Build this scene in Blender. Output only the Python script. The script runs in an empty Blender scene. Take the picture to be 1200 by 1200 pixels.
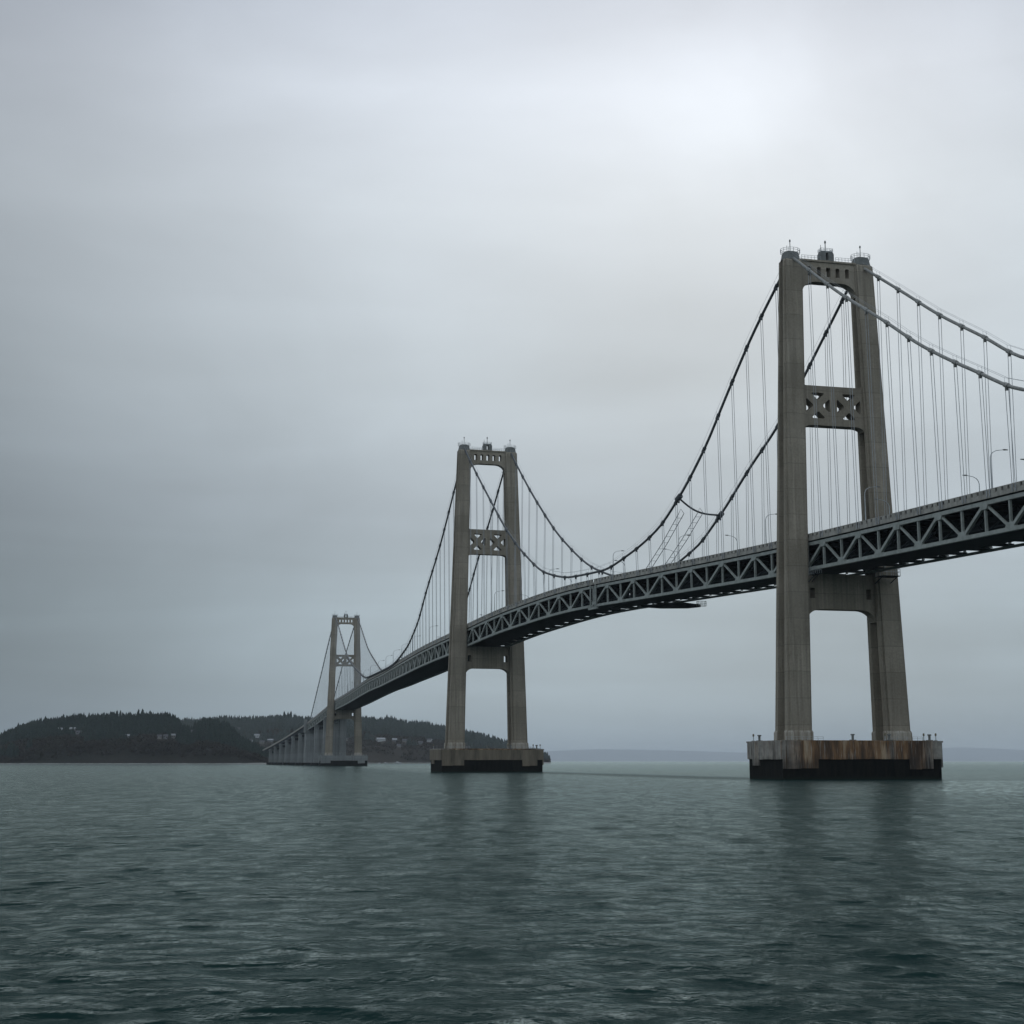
import bpy, math, random
import numpy as np
from mathutils import Vector
from mathutils.geometry import tessellate_polygon

random.seed(7)
rng = np.random.default_rng(11)
scene = bpy.context.scene
COL = scene.collection
F = 1738.4          # focal length in photo pixels (1200 wide)
EYE = 5.0           # camera height above the water, metres
PITCH = math.atan(292 / F)

# ------------------------------------------------------------------ helpers
def interp(xs, ys, x):
    """smooth monotone (pchip) interpolation"""
    xs = np.asarray(xs, float); ys = np.asarray(ys, float); x = np.asarray(x, float)
    h = np.diff(xs); d = np.diff(ys) / h
    m = np.zeros(len(xs))
    for i in range(1, len(xs) - 1):
        if d[i-1] * d[i] > 0:
            w1 = 2*h[i] + h[i-1]; w2 = h[i] + 2*h[i-1]
            m[i] = (w1 + w2) / (w1/d[i-1] + w2/d[i])
    m[0] = d[0]; m[-1] = d[-1]
    i = np.clip(np.searchsorted(xs, x) - 1, 0, len(xs) - 2)
    t = (x - xs[i]) / h[i]
    return ((2*t**3 - 3*t**2 + 1)*ys[i] + (t**3 - 2*t**2 + t)*h[i]*m[i]
            + (-2*t**3 + 3*t**2)*ys[i+1] + (t**3 - t**2)*h[i]*m[i+1])

def tag(o, label=None, cat=None, group=None, kind=None):
    if label: o['label'] = label
    if cat: o['category'] = cat
    if group: o['group'] = group
    if kind: o['kind'] = kind
    return o

def empty(name, loc, rz=0.0):
    o = bpy.data.objects.new(name, None); COL.objects.link(o)
    o.location = loc; o.rotation_euler = (0, 0, rz); o.empty_display_size = 1
    return o

class MB:
    """collects simple solids and links them as ONE mesh object"""
    def __init__(self): self.v = []; self.f = []
    def add(self, vs, fs):
        b = len(self.v); self.v += [tuple(map(float, p)) for p in vs]
        self.f += [tuple(i + b for i in f) for f in fs]
    def box(self, lo, hi):
        (a, b, c), (d, e, f) = lo, hi
        self.add([(a,b,c),(d,b,c),(d,e,c),(a,e,c),(a,b,f),(d,b,f),(d,e,f),(a,e,f)],
                 [(3,2,1,0),(4,5,6,7),(0,1,5,4),(1,2,6,5),(2,3,7,6),(3,0,4,7)])
    def beam(self, p, q, w, h, up=(0, 0, 1)):
        p = Vector(p); q = Vector(q); d = (q - p).normalized()
        s = d.cross(Vector(up))
        if s.length < 1e-4: s = d.cross(Vector((0, 1, 0)))
        s.normalize(); u = s.cross(d)
        s = s * (w/2); u = u * (h/2)
        vs = [p-s-u, p+s-u, p+s+u, p-s+u, q-s-u, q+s-u, q+s+u, q-s+u]
        self.add(vs, [(3,2,1,0),(4,5,6,7),(0,1,5,4),(1,2,6,5),(2,3,7,6),(3,0,4,7)])
    def tube(self, pts, r, n=8, cap=True):
        pts = [Vector(p) for p in pts]; rs = r if hasattr(r, '__len__') else [r]*len(pts)
        rings = []
        for i, p in enumerate(pts):
            d = (pts[min(i+1, len(pts)-1)] - pts[max(i-1, 0)])
            if d.length < 1e-6: d = Vector((0, 0, 1))
            d.normalize()
            ref = Vector((0, 0, 1)) if abs(d.z) < .95 else Vector((1, 0, 0))
            s = d.cross(ref).normalized(); u = s.cross(d)
            rings.append([p + (s*math.cos(k*2*math.pi/n) + u*math.sin(k*2*math.pi/n))*rs[i] for k in range(n)])
        vs = [v for g in rings for v in g]; fs = []
        for i in range(len(pts)-1):
            for k in range(n):
                a = i*n + k; b = i*n + (k+1) % n
                fs.append((a, b, b+n, a+n))
        if cap:
            fs.append(tuple(range(n-1, -1, -1))); fs.append(tuple((len(pts)-1)*n + k for k in range(n)))
        self.add(vs, fs)
    def loft(self, rings, cap=True):
        n = len(rings[0]); vs = [v for g in rings for v in g]; fs = []
        for i in range(len(rings)-1):
            for k in range(n):
                a = i*n + k; b = i*n + (k+1) % n
                fs.append((a, b, b+n, a+n))
        if cap:
            fs.append(tuple(range(n-1, -1, -1))); fs.append(tuple((len(rings)-1)*n + k for k in range(n)))
        self.add(vs, fs)
    def plate(self, outer, holes, t):
        """outline with holes in the x-z plane, thickness t along y"""
        loops = [outer] + holes
        vl = [[Vector((x, z, 0)) for x, z in lp] for lp in loops]
        tris = tessellate_polygon(vl)
        flat = [p for lp in loops for p in lp]; n = len(flat)
        vs = [(x, -t/2, z) for x, z in flat] + [(x, t/2, z) for x, z in flat]
        fs = []
        for a, b, c in tris:
            pa, pb, pc = flat[a], flat[b], flat[c]
            ar = (pb[0]-pa[0])*(pc[1]-pa[1]) - (pb[1]-pa[1])*(pc[0]-pa[0])
            if ar < 0: b, c = c, b
            fs.append((a, b, c)); fs.append((a+n, c+n, b+n))
        base = 0
        for li, lp in enumerate(loops):
            m = len(lp)
            ar = sum(lp[i][0]*lp[(i+1) % m][1] - lp[(i+1) % m][0]*lp[i][1] for i in range(m))
            ccw = ar > 0
            for i in range(m):
                a = base+i; b = base+(i+1) % m
                q = (a+n, b+n, b, a) if (ccw == (li == 0)) else (a, b, b+n, a+n)
                fs.append(q)
            base += m
        self.add(vs, fs)
    def build(self, name, mat, parent=None, origin=None, smooth=False):
        me = bpy.data.meshes.new(name)
        v = self.v
        if origin is not None:
            ox, oy, oz = origin; v = [(x-ox, y-oy, z-oz) for x, y, z in v]
        me.from_pydata(v, [], self.f); me.materials.append(mat)
        if smooth: me.polygons.foreach_set('use_smooth', [True]*len(me.polygons))
        me.update()
        o = bpy.data.objects.new(name, me); COL.objects.link(o)
        if parent is not None: o.parent = parent
        return o

def fast_mesh(name, verts, tris, mat, parent=None, smooth=False, quads=False, matidx=None, mats=None):
    k = 4 if quads else 3
    me = bpy.data.meshes.new(name)
    me.vertices.add(len(verts)); me.vertices.foreach_set('co', np.asarray(verts, np.float32).ravel())
    me.loops.add(len(tris)*k); me.loops.foreach_set('vertex_index', np.asarray(tris, np.int32).ravel())
    me.polygons.add(len(tris)); me.polygons.foreach_set('loop_start', np.arange(0, len(tris)*k, k, dtype=np.int32))
    me.polygons.foreach_set('loop_total', np.full(len(tris), k, np.int32))
    for m in (mats or [mat]): me.materials.append(m)
    if matidx is not None: me.polygons.foreach_set('material_index', np.asarray(matidx, np.int32))
    if smooth: me.polygons.foreach_set('use_smooth', np.ones(len(tris), bool))
    me.update(); me.validate()
    o = bpy.data.objects.new(name, me); COL.objects.link(o)
    if parent is not None: o.parent = parent
    return o

# ---------------------------------------------------------------- materials
class NT:
    def __init__(self, name):
        self.m = bpy.data.materials.new(name); self.m.use_nodes = True
        self.t = self.m.node_tree; self.t.nodes.clear()
        self.out = self.n('ShaderNodeOutputMaterial')
    def n(self, typ, **kw):
        x = self.t.nodes.new(typ)
        for k, v in kw.items():
            if k.startswith('i_'):
                key = k[2:]; key = int(key) if key.isdigit() else key.replace('_', ' ')
                x.inputs[key].default_value = v
            else: setattr(x, k, v)
        return x
    def l(self, a, b): self.t.links.new(a, b)
    def coords(self, scale=(1, 1, 1), kind='Object'):
        tc = self.n('ShaderNodeTexCoord'); mp = self.n('ShaderNodeMapping')
        mp.inputs['Scale'].default_value = scale
        self.l(tc.outputs[kind], mp.inputs['Vector']); return mp.outputs['Vector']
    def noise(self, vec, scale, detail=4, rough=.55, dist=0):
        x = self.n('ShaderNodeTexNoise'); x.inputs['Scale'].default_value = scale
        x.inputs['Detail'].default_value = detail; x.inputs['Roughness'].default_value = rough
        x.inputs['Distortion'].default_value = dist
        self.l(vec, x.inputs['Vector']); return x.outputs['Fac']
    def ramp(self, fac, stops):
        r = self.n('ShaderNodeValToRGB'); e = r.color_ramp.elements
        while len(e) < len(stops): e.new(.5)
        for k, (p, c) in enumerate(stops):
            e[k].position = p; e[k].color = (*c, 1) if len(c) == 3 else c
        self.l(fac, r.inputs['Fac']); return r.outputs['Color']
    def mix(self, fac, a, b, blend='MIX'):
        x = self.n('ShaderNodeMix', data_type='RGBA', blend_type=blend)
        for s, val in ((x.inputs[0], fac), (x.inputs[6], a), (x.inputs[7], b)):
            if hasattr(val, 'links'): self.l(val, s)
            elif isinstance(val, tuple): s.default_value = (*val, 1)
            else: s.default_value = val
        return x.outputs[2]
    def math(self, op, a, b=None, c=None, clamp=False):
        x = self.n('ShaderNodeMath', operation=op); x.use_clamp = clamp
        for i, val in enumerate((a, b, c)):
            if val is None: continue
            if hasattr(val, 'links'): self.l(val, x.inputs[i])
            else: x.inputs[i].default_value = val
        return x.outputs[0]
    def smooth(self, v, a, b):
        x = self.n('ShaderNodeMapRange', interpolation_type='SMOOTHSTEP')
        self.l(v, x.inputs[0]); x.inputs[1].default_value = a; x.inputs[2].default_value = b
        return x.outputs[0]
    def bsdf(self, color, rough=.8, metal=0, spec=.3, bump=None, bstr=.3, bdist=.1):
        p = self.n('ShaderNodeBsdfPrincipled')
        if hasattr(color, 'links'): self.l(color, p.inputs['Base Color'])
        else: p.inputs['Base Color'].default_value = (*color, 1)
        if hasattr(rough, 'links'): self.l(rough, p.inputs['Roughness'])
        else: p.inputs['Roughness'].default_value = rough
        p.inputs['Metallic'].default_value = metal; p.inputs['Specular IOR Level'].default_value = spec
        if bump is not None:
            b = self.n('ShaderNodeBump'); b.inputs['Strength'].default_value = bstr
            b.inputs['Distance'].default_value = bdist
            self.l(bump, b.inputs['Height']); self.l(b.outputs['Normal'], p.inputs['Normal'])
        self.l(p.outputs[0], self.out.inputs['Surface'])
        return self.m

def mat_concrete(name, dark, mid, light, plinth=False):
    n = NT(name); v = n.coords()
    big = n.noise(v, .06, 4, .6)
    streak = n.noise(n.coords((1.0, 1.0, .035)), .9, 5, .6)
    fine = n.noise(v, 1.7, 5, .65)
    c = n.ramp(big, [(.3, dark), (.52, mid), (.75, light)])
    c = n.mix(n.math('MULTIPLY', n.smooth(streak, .46, .68), .55), c, tuple(x*.55 for x in dark))
    pale = n.noise(n.coords((.8, .8, .02), 'Object'), 1.7, 3, .5)
    c = n.mix(n.math('MULTIPLY', n.smooth(pale, .56, .70), .4), c, tuple(min(1, x*1.35) for x in light))
    c = n.mix(.35, c, n.ramp(fine, [(.3, dark), (.7, light)]))
    # horizontal casting joints every 7.5 m
    sx = n.n('ShaderNodeSeparateXYZ'); n.l(v, sx.inputs[0])
    wob = n.math('ADD', sx.outputs['Z'], n.math('MULTIPLY', fine, .15))
    fr = n.math('FRACT', n.math('DIVIDE', wob, 7.5))
    line = n.math('SUBTRACT', 1.0, n.smooth(fr, .0, .045))
    c = n.mix(n.math('MULTIPLY', line, .5), c, tuple(x*.5 for x in dark))
    # each lift a slightly different pour
    wn = n.n('ShaderNodeTexWhiteNoise', noise_dimensions='1D')
    n.l(n.math('FLOOR', n.math('DIVIDE', wob, 7.5)), wn.inputs['W'])
    c = n.mix(n.math('MULTIPLY', wn.outputs['Value'], .34), c, tuple(x*.62 for x in mid))
    if plinth:
        c = n.mix(n.math('MULTIPLY', n.smooth(streak, .42, .6), .6), c, (.13, .095, .06))
    return n.bsdf(c, .88, 0, .25, fine, .35, .12)

M = {}
M['concrete'] = mat_concrete('tower concrete', (.135, .117, .086), (.225, .198, .152), (.32, .287, .23))
M['plinth'] = mat_concrete('pale plinth concrete', (.22, .20, .16), (.33, .31, .26), (.42, .40, .35), True)
M['pale'] = mat_concrete('viaduct concrete', (.12, .13, .125), (.17, .18, .175), (.24, .25, .24))

def caisson_skirt():
    n = NT('stained caisson concrete'); v = n.coords()
    s1 = n.noise(n.coords((1, 1, .06)), .55, 4, .6)
    s2 = n.noise(n.coords((1, 1, .13), 'Object'), .5, 4, .6)
    big = n.noise(n.coords((1, 1, .15)), .07, 3, .5)
    c = n.ramp(n.noise(v, .5, 5, .6), [(.3, (.13, .125, .11)), (.7, (.29, .275, .24))])
    rust = n.ramp(s2, [(.30, (.028, .02, .015)), (.47, (.085, .05, .028)), (.56, (.17, .095, .045)), (.68, (.30, .23, .15))])
    so_ = n.n('ShaderNodeSeparateXYZ'); n.l(v, so_.inputs[0])
    where = n.math('MULTIPLY', n.smooth(n.math('ADD', so_.outputs['X'], n.math('MULTIPLY', s1, 9.0)), -22.0, -12.0), n.math('SUBTRACT', 1.0, n.smooth(n.math('ADD', so_.outputs['X'], n.math('MULTIPLY', s1, 6.0)), 20, 27)))
    msk = n.math('ADD', n.math('MULTIPLY', n.math('MULTIPLY', n.smooth(big, .25, .4), n.smooth(s1, .25, .42)), where), n.math('MULTIPLY', n.smooth(s1, .56, .66), .5), None, True)
    c = n.mix(msk, c, rust)
    c = n.mix(n.math('MULTIPLY', n.smooth(n.noise(n.coords((1, 1, .05)), 1.9, 3, .6), .58, .66), .7), c, (.03, .026, .022))
    s3 = n.noise(n.coords((1, 1, .04), 'Object'), 2.6, 3, .7)
    c = n.mix(n.math('MULTIPLY', n.smooth(s3, .57, .66), .55), c, (.33, .315, .28))
    sx = n.n('ShaderNodeSeparateXYZ'); n.l(v, sx.inputs[0])
    edge = n.math('ADD', sx.outputs['Z'], n.math('MULTIPLY', s2, 3.0))
    c = n.mix(n.math('SUBTRACT', 1.0, n.smooth(edge, 5.6, 8.2)), c, n.mix(.6, c, (.02, .018, .015)))
    return n.bsdf(c, .85, 0, .3, n.noise(v, 2.5, 4), .4, .1)
M['skirt'] = caisson_skirt()

def caisson_core():
    n = NT('wet weed blackened caisson'); v = n.coords()
    c = n.ramp(n.noise(n.coords((1, 1, .12)), .8, 5, .65), [(.35, (.003, .004, .004)), (.7, (.012, .012, .010))])
    sx = n.n('ShaderNodeSeparateXYZ'); n.l(v, sx.inputs[0])
    c = n.mix(n.math('SUBTRACT', 1.0, n.smooth(n.math('ADD', sx.outputs['Z'], n.noise(v, .8, 4)), .9, 1.5)), c, (.008, .012, .009))
    return n.bsdf(c, .9, 0, .1, n.noise(v, 1.5, 5), .5, .15)
M['core'] = caisson_core()

def mat_plain(name, a, b, rough=.6, metal=0, scale=.8, streak=(1, 1, 1), spec=.35, bstr=.2):
    n = NT(name); v = n.coords(streak); f = n.noise(v, scale, 5, .65)
    return n.bsdf(n.ramp(f, [(.3, a), (.7, b)]), rough, metal, spec, f, bstr, .05)
M['dull_skirt'] = mat_plain('sooty brown caisson concrete', (.07, .06, .045), (.19, .16, .115), .9, 0, .35, (1, 1, .12))
M['steel'] = mat_plain('weathered grey green steel paint', (.165, .18, .162), (.285, .305, .28), .55, 0, .5)
M['steel_dark'] = mat_plain('shade dark steel', (.010, .016, .018), (.022, .031, .034), .9, 0, .3)  # near black colour stands in for deep shade under and inside the deck
M['parapet'] = mat_plain('weathered parapet concrete', (.17, .165, .145), (.34, .325, .285), .85, 0, .6, (1, 1, .4))
M['infill'] = mat_plain('dark gap infill', (.05, .052, .05), (.10, .10, .095), .9, 0, .6)  # darkness of the baluster gaps is put into this colour
M['road'] = mat_plain('asphalt', (.045, .045, .045), (.06, .06, .06), .9, 0, 1.5)
M['cable_lit'] = mat_plain('cable wrap tinted as lit', (.13, .13, .12), (.26, .26, .24), .55, .0, .9)  # lit look of the right hand cables put into the colour
M['cable_backlit'] = mat_plain('cable wrap tinted as backlit', (.035, .04, .042), (.085, .092, .095), .55, .0, .5)  # same cable, its backlit darkness put into the colour
M['rope'] = mat_plain('galvanised rope', (.20, .21, .215), (.32, .33, .335), .6, .1, .4)
M['galv'] = mat_plain('galvanised steel', (.22, .24, .24), (.36, .38, .38), .5, .3, 1.2)
M['dark_metal'] = mat_plain('dark housing paint', (.10, .105, .098), (.16, .165, .155), .8, 0, .8)
M['white'] = mat_plain('white painted boards', (.30, .31, .31), (.42, .43, .43), .7, 0, .3)
M['beige'] = mat_plain('beige painted boards', (.15, .145, .13), (.21, .20, .185), .8, 0, .3)
M['greywall'] = mat_plain('grey painted boards', (.12, .13, .135), (.18, .19, .195), .8, 0, .3)
M['roof'] = mat_plain('dark shingle roof', (.05, .05, .055), (.09, .09, .095), .85, 0, .5)
M['roof_pale'] = mat_plain('pale metal roof', (.19, .20, .205), (.28, .29, .295), .6, 0, .5)
M['glass'] = mat_plain('dark window glass', (.03, .035, .04), (.05, .055, .06), .15, 0, .5)
M['lens'] = mat_plain('yellow lantern housing', (.10, .09, .06), (.17, .15, .09), .5, 0, 1)
M['bark'] = mat_plain('conifer bark', (.04, .03, .022), (.08, .06, .045), .9, 0, .7)

def mat_foliage(name, a, b, c_, scale=.03):
    n = NT(name); v = n.coords((1, 1, 1), 'Object')
    f1 = n.noise(v, scale, 3, .6); f2 = n.noise(v, .35, 4, .7)
    col = n.ramp(f1, [(.32, a), (.5, b), (.7, c_)])
    col = n.mix(.5, col, n.ramp(f2, [(.35, tuple(x*.45 for x in a)), (.7, tuple(x*1.5 for x in b))]))
    return n.bsdf(col, .95, 0, .1)
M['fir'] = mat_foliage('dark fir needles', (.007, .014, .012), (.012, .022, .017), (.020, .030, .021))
M['hill_fir'] = mat_foliage('haze tinted hill conifers', (.024, .034, .032), (.037, .048, .041), (.050, .060, .048))  # paler tint paints extra haze onto the rear wood
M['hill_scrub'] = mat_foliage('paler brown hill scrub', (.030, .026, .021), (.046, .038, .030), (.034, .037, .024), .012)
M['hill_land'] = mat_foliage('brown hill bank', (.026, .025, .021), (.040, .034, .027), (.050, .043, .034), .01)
M['scrub'] = mat_foliage('bare brown scrub', (.018, .016, .012), (.030, .025, .019), (.020, .025, .014), .012)
M['land'] = mat_foliage('wooded hillside soil', (.012, .014, .011), (.020, .018, .014), (.028, .025, .019), .01)
M['farland'] = mat_foliage('haze tinted wooded bluff', (.20, .225, .23), (.22, .245, .25), (.24, .265, .27), .002)  # pale colour paints in the haze that fades the far land
M['beach'] = mat_plain('shingle beach', (.13, .135, .125), (.24, .245, .225), .95, 0, .05)

# --------------------------------------------------------- bridge alignment
CTRL = np.array([(190, 60), (150, 220), (94.3, 427.3), (-12, 701.7), (-90, 1100), (-173.4, 1545.5), (-392, 2400), (-430, 2600)], float)
def _curve():
    C = CTRL; n = len(C); Mt = np.zeros_like(C); d = np.linalg.norm(np.diff(C, axis=0), axis=1); P = []
    for i in range(n):
        if i == 0: Mt[i] = (C[1]-C[0])/d[0]
        elif i == n-1: Mt[i] = (C[-1]-C[-2])/d[-1]
        else:
            a = (C[i]-C[i-1])/d[i-1]; b = (C[i+1]-C[i])/d[i]
            Mt[i] = (a*d[i]+b*d[i-1])/(d[i]+d[i-1]); Mt[i] /= np.linalg.norm(Mt[i])
    for i in range(n-1):
        k = int(d[i]/2); t = (np.arange(k)/k)[:, None]
        P.append((2*t**3-3*t**2+1)*C[i]+(t**3-2*t**2+t)*d[i]*Mt[i]+(-2*t**3+3*t**2)*C[i+1]+(t**3-t**2)*d[i]*Mt[i+1])
    return np.vstack(P+[C[-1:]])
PL = _curve()
PS = np.concatenate([[0], np.cumsum(np.linalg.norm(np.diff(PL, axis=0), axis=1))])
_T = np.gradient(PL, axis=0); _T /= np.linalg.norm(_T, axis=1)[:, None]
def at(s, off=0.0, z=0.0):
    """point on the bridge: s metres along it, off metres to its left, height z"""
    i = int(np.clip(np.searchsorted(PS, s)-1, 0, len(PS)-2)); k = (s-PS[i])/(PS[i+1]-PS[i])
    p = PL[i]*(1-k)+PL[i+1]*k; t = _T[i]*(1-k)+_T[i+1]*k; t /= np.linalg.norm(t)
    return Vector((p[0]-t[1]*off, p[1]+t[0]*off, z))
def heading(s):
    a = at(s-1); b = at(s+1); return math.atan2(-(b.x-a.x), b.y-a.y)
S1, S2, S3 = 379.6, 674.0, 1533.4
DS = [0, 60, 275, 380, 480, 547, 610, 674, 720, 830, 1000, 1150, 1334, 1533, 1640, 1821, 2094, 2250, 2500]
DZ = [55, 58, 66.4, 69.6, 72.3, 73.5, 71.7, 68.6, 66.8, 66.1, 67.8, 68.9, 68.4, 67.4, 61.8, 49.4, 32, 25, 19]
def deck(s): return float(interp(DS, DZ, s))       # top of the parapet

# ------------------------------------------------------------------ towers
WB, WT, ZB, ZT = 30.5, 22.9, 10.7, 152.0
def leg_w(z): return WB + (WT-WB)*(z-ZB)/(ZT-ZB)
def leg_section(z, side, grow=0.0):
    t = (z-ZB)/(ZT-ZB)
    a = (7.4*(1-t)+6.0*t)/2 + grow; b = (10.2*(1-t)+4.4*t)/2 + grow
    r = b*.46; dp = 2.8*(1-t)+1.5*t; c = .75*(1-t)+.5*t; k = .12
    cx = side*leg_w(z)/2
    q = [(a-c, -b), (a-c, -b+c), (a, -b+c), (a, -r), (a-dp, -r+k), (a-dp, 0)]
    q = q+[(x, -y) for x, y in reversed(q[:-1])]
    pts = q+[(-x, -y) for x, y in q]
    return [(cx+x, y, z) for x, y in pts]

def arch(u, zc, zs, run, n=7):
    """points of a soffit from left springing to right springing; zs at the legs, zc in the middle"""
    L = []
    for k in range(n+1):
        t = k/n*math.pi/2; L.append((-u + run*(1-math.cos(t)), zs + (zc-zs)*math.sin(t)))
    return L + [(-x, z) for x, z in reversed(L)]

def chamfer_rect(x, z, w, h, c=.25):
    a, b = w/2, h/2
    return [(x-a, z-b), (x+a, z-b), (x+a, z+b-c), (x+a-c, z+b), (x-a+c, z+b), (x-a, z+b-c)]

def rail_run(mb, pts, h, step=1.0, r=.07):
    pts = [Vector(p) for p in pts]
    for a, b in zip(pts[:-1], pts[1:]):
        n = max(1, int((b-a).length/step))
        for k in range(n+1):
            p = a.lerp(b, k/n); mb.beam(p, p+Vector((0, 0, h)), r*1.5, r*1.5)
        for hh in (h, h*.55): mb.beam(a+Vector((0, 0, hh)), b+Vector((0, 0, hh)), r*1.3, r*1.3)

def make_tower(loc, yaw):
    root = empty('bridge_tower', loc, yaw)
    for side in (-1, 1):
        mb = MB(); zs = [ZB, 14] + list(np.linspace(20, ZT, 12))
        mb.loft([leg_section(z, side) for z in zs] + [leg_section(ZT+.9, side, -.7)])
        lg = mb.build('leg', M['concrete'], root)
        mb = MB(); mb.loft([leg_section(z, side, g) for z, g in ((ZB+.005, .28), (ZB+2.3, .28), (ZB+2.8, .06))])
        mb.build('plinth', M['plinth'], lg)
        # saddle housing on the leg head
        cx = side*leg_w(ZT)/2; mb = MB()
        rings = []
        for z, rx, ry in ((152.4, 2.85, 2.05), (153.4, 2.6, 1.9), (154.3, 2.45, 1.8), (154.9, 2.1, 1.6), (155.2, 1.2, 1.0)):
            rings.append([(cx+rx*math.copysign(abs(math.cos(q))**.6, math.cos(q)), ry*math.copysign(abs(math.sin(q))**.6, math.sin(q)), z)
                          for q in [k*math.pi/8+.1 for k in range(16)]])
        mb.loft(rings); hs = mb.build('saddle_housing', M['dark_metal'], root)
        mb = MB()
        ring = [(cx+3.0*math.cos(q), 2.4*math.sin(q), 154.6) for q in [k*math.pi/6 for k in range(13)]]
        rail_run(mb, ring, 1.3, 1.4, .06)
        for q in range(12): mb.beam((cx+2.2*math.cos(q*math.pi/6), 1.7*math.sin(q*math.pi/6), 154.5), ring[q], .12, .12)
        mb.build('railing', M['galv'], hs)
        mb = MB(); mb.tube([(cx, 0, 155.6), (cx, 0, 158.6)], .11, 6); mb.tube([(cx, 0, 158.4), (cx, 0, 159.0)], [.28, .2], 8)
        mb.tube([(cx-.9, .3, 155.6), (cx-.9, .3, 157.2)], .07, 5)
        mb.build('aerial', M['dark_metal'], hs)
    # top portal strut with five openings over a shallow arch
    o = [(-10.2, 142.4)] + arch(8.7, 146.0, 142.2, 4.6) + [(10.2, 142.4), (10.2, 152.3), (-10.2, 152.3)]
    holes = [chamfer_rect(x, 149.2, w, 2.9) for x, w in ((-6.1, 1.3), (-3.0, 1.3), (0, 1.5), (3.0, 1.3), (6.1, 1.3))]
    mb = MB(); mb.plate(o, holes, 3.0)
    mb.box((-9, -1.9, 152.2), (9, 1.9, 152.75))
    st = mb.build('portal_strut', M['concrete'], root)
    for y in (-1.7, 1.7):
        for x0, x1 in ((-8.6, -2.4), (2.4, 8.6)):
            mb = MB(); rail_run(mb, [(x0, y, 152.7), (x1, y, 152.7)], 1.3, .9, .055); mb.build('railing', M['galv'], st)
    # lantern turret
    mb = MB()
    mb.plate([(-2.2, 152.7), (2.2, 152.7), (2.2, 155.2), (1.7, 156.0), (-1.7, 156.0), (-2.2, 155.2)], [chamfer_rect(0, 154.3, .9, 2.2, .2)], 2.2)
    tu = mb.build('lantern_turret', M['dark_metal'], root)
    mb = MB(); rail_run(mb, [(-1.9, -1.1, 155.9), (1.9, -1.1, 155.9), (1.9, 1.1, 155.9), (-1.9, 1.1, 155.9), (-1.9, -1.1, 155.9)], 1.0, .8, .06)
    mb.box((-1.9, -1.15, 155.9), (1.9, 1.15, 156.1)); mb.build('railing', M['galv'], tu)
    mb = MB(); mb.tube([(0, 0, 156.0), (0, 0, 159.4)], .13, 6); mb.tube([(0, 0, 158.9), (0, 0, 159.6)], [.32, .22], 8)
    mb.tube([(-1.5, 0, 156), (-1.5, 0, 158.2)], .08, 5); mb.build('beacon_mast', M['dark_metal'], tu)
    # cross braced strut: two panels, each an X between four openings
    c = .9
    o = [(-11.5, 101.6), (-10.2, 101.2)] + arch(9.5, 102.1, 100.8, 2.8, 5) + [(10.2, 101.2), (11.5, 101.6), (11.5, 114.6), (9.6, 114.6), (8.8, 114.0), (-8.8, 114.0), (-9.3, 114.4), (-9.9, 115.6), (-11.5, 115.6)]
    holes = []
    for x0, x1 in ((-8.7, -1.1), (1.1, 8.7)):
        z0, z1 = 104.2, 111.9; cx, cz = (x0+x1)/2, (z0+z1)/2; b = 1.05; e = 1.25
        holes += [[(x0+e+.3, z1), (cx, cz+b+.5), (x1-e-.3, z1)][::-1], [(x0+e+.3, z0), (x1-e-.3, z0), (cx, cz-b-.5)],
                  [(x0, z0+e+.3), (cx-b-.3, cz), (x0, z1-e-.3)], [(x1, z0+e+.3), (x1, z1-e-.3), (cx+b+.3, cz)]]
    holes2 = []
    for h in holes:      # blunt the corners
        q = []
        for i in range(3):
            p = Vector(h[i]); a = Vector(h[i-1]); d = Vector(h[(i+1) % 3])
            q += [tuple(p.lerp(a, .13)), tuple(p.lerp(d, .13))]
        holes2.append(q)
    mb = MB(); mb.plate(o, holes2, 3.4); mb.build('cross_braced_strut', M['concrete'], root)
    # strut below the deck
    o = [(-13.4, 44.6)] + arch(10.7, 48.0, 44.6, 4.6) + [(13.4, 44.6), (13.4, 58.2), (-13.4, 58.2)]
    holes = [chamfer_rect(x, 52.6, 1.7, 3.0) for x in (-8.8, 8.8)]
    holes += [chamfer_rect(x, 52.6, 1.1, 2.4) for x in (-3.4, 2.6)][:0]
    mb = MB(); mb.plate(o, holes, 3.8); mb.build('lower_strut', M['concrete'], root)
    return root

def copy_tree(o, parent=None):
    c = o.copy(); COL.objects.link(c); c.parent = parent
    for ch in list(o.children): copy_tree(ch, c)
    return c

TOWERS = [((94.3, 427.3, 0), .239), ((-12.0, 701.7, 0), .271), ((-173.4, 1545.5, 0), .173)]
tower = make_tower(*TOWERS[0])
tag(tower, 'largest concrete bridge tower, standing nearest on the rust streaked caisson', 'bridge tower', 'bridge towers')
for (loc, yaw), lab in zip(TOWERS[1:], ('middle sized concrete bridge tower between the large and the smallest one', 'smallest concrete bridge tower, farthest away in front of the wooded hill')):
    t2 = copy_tree(tower); t2.location = loc; t2.rotation_euler = (0, 0, yaw)
    tag(t2, lab, 'bridge tower', 'bridge towers')

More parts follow.
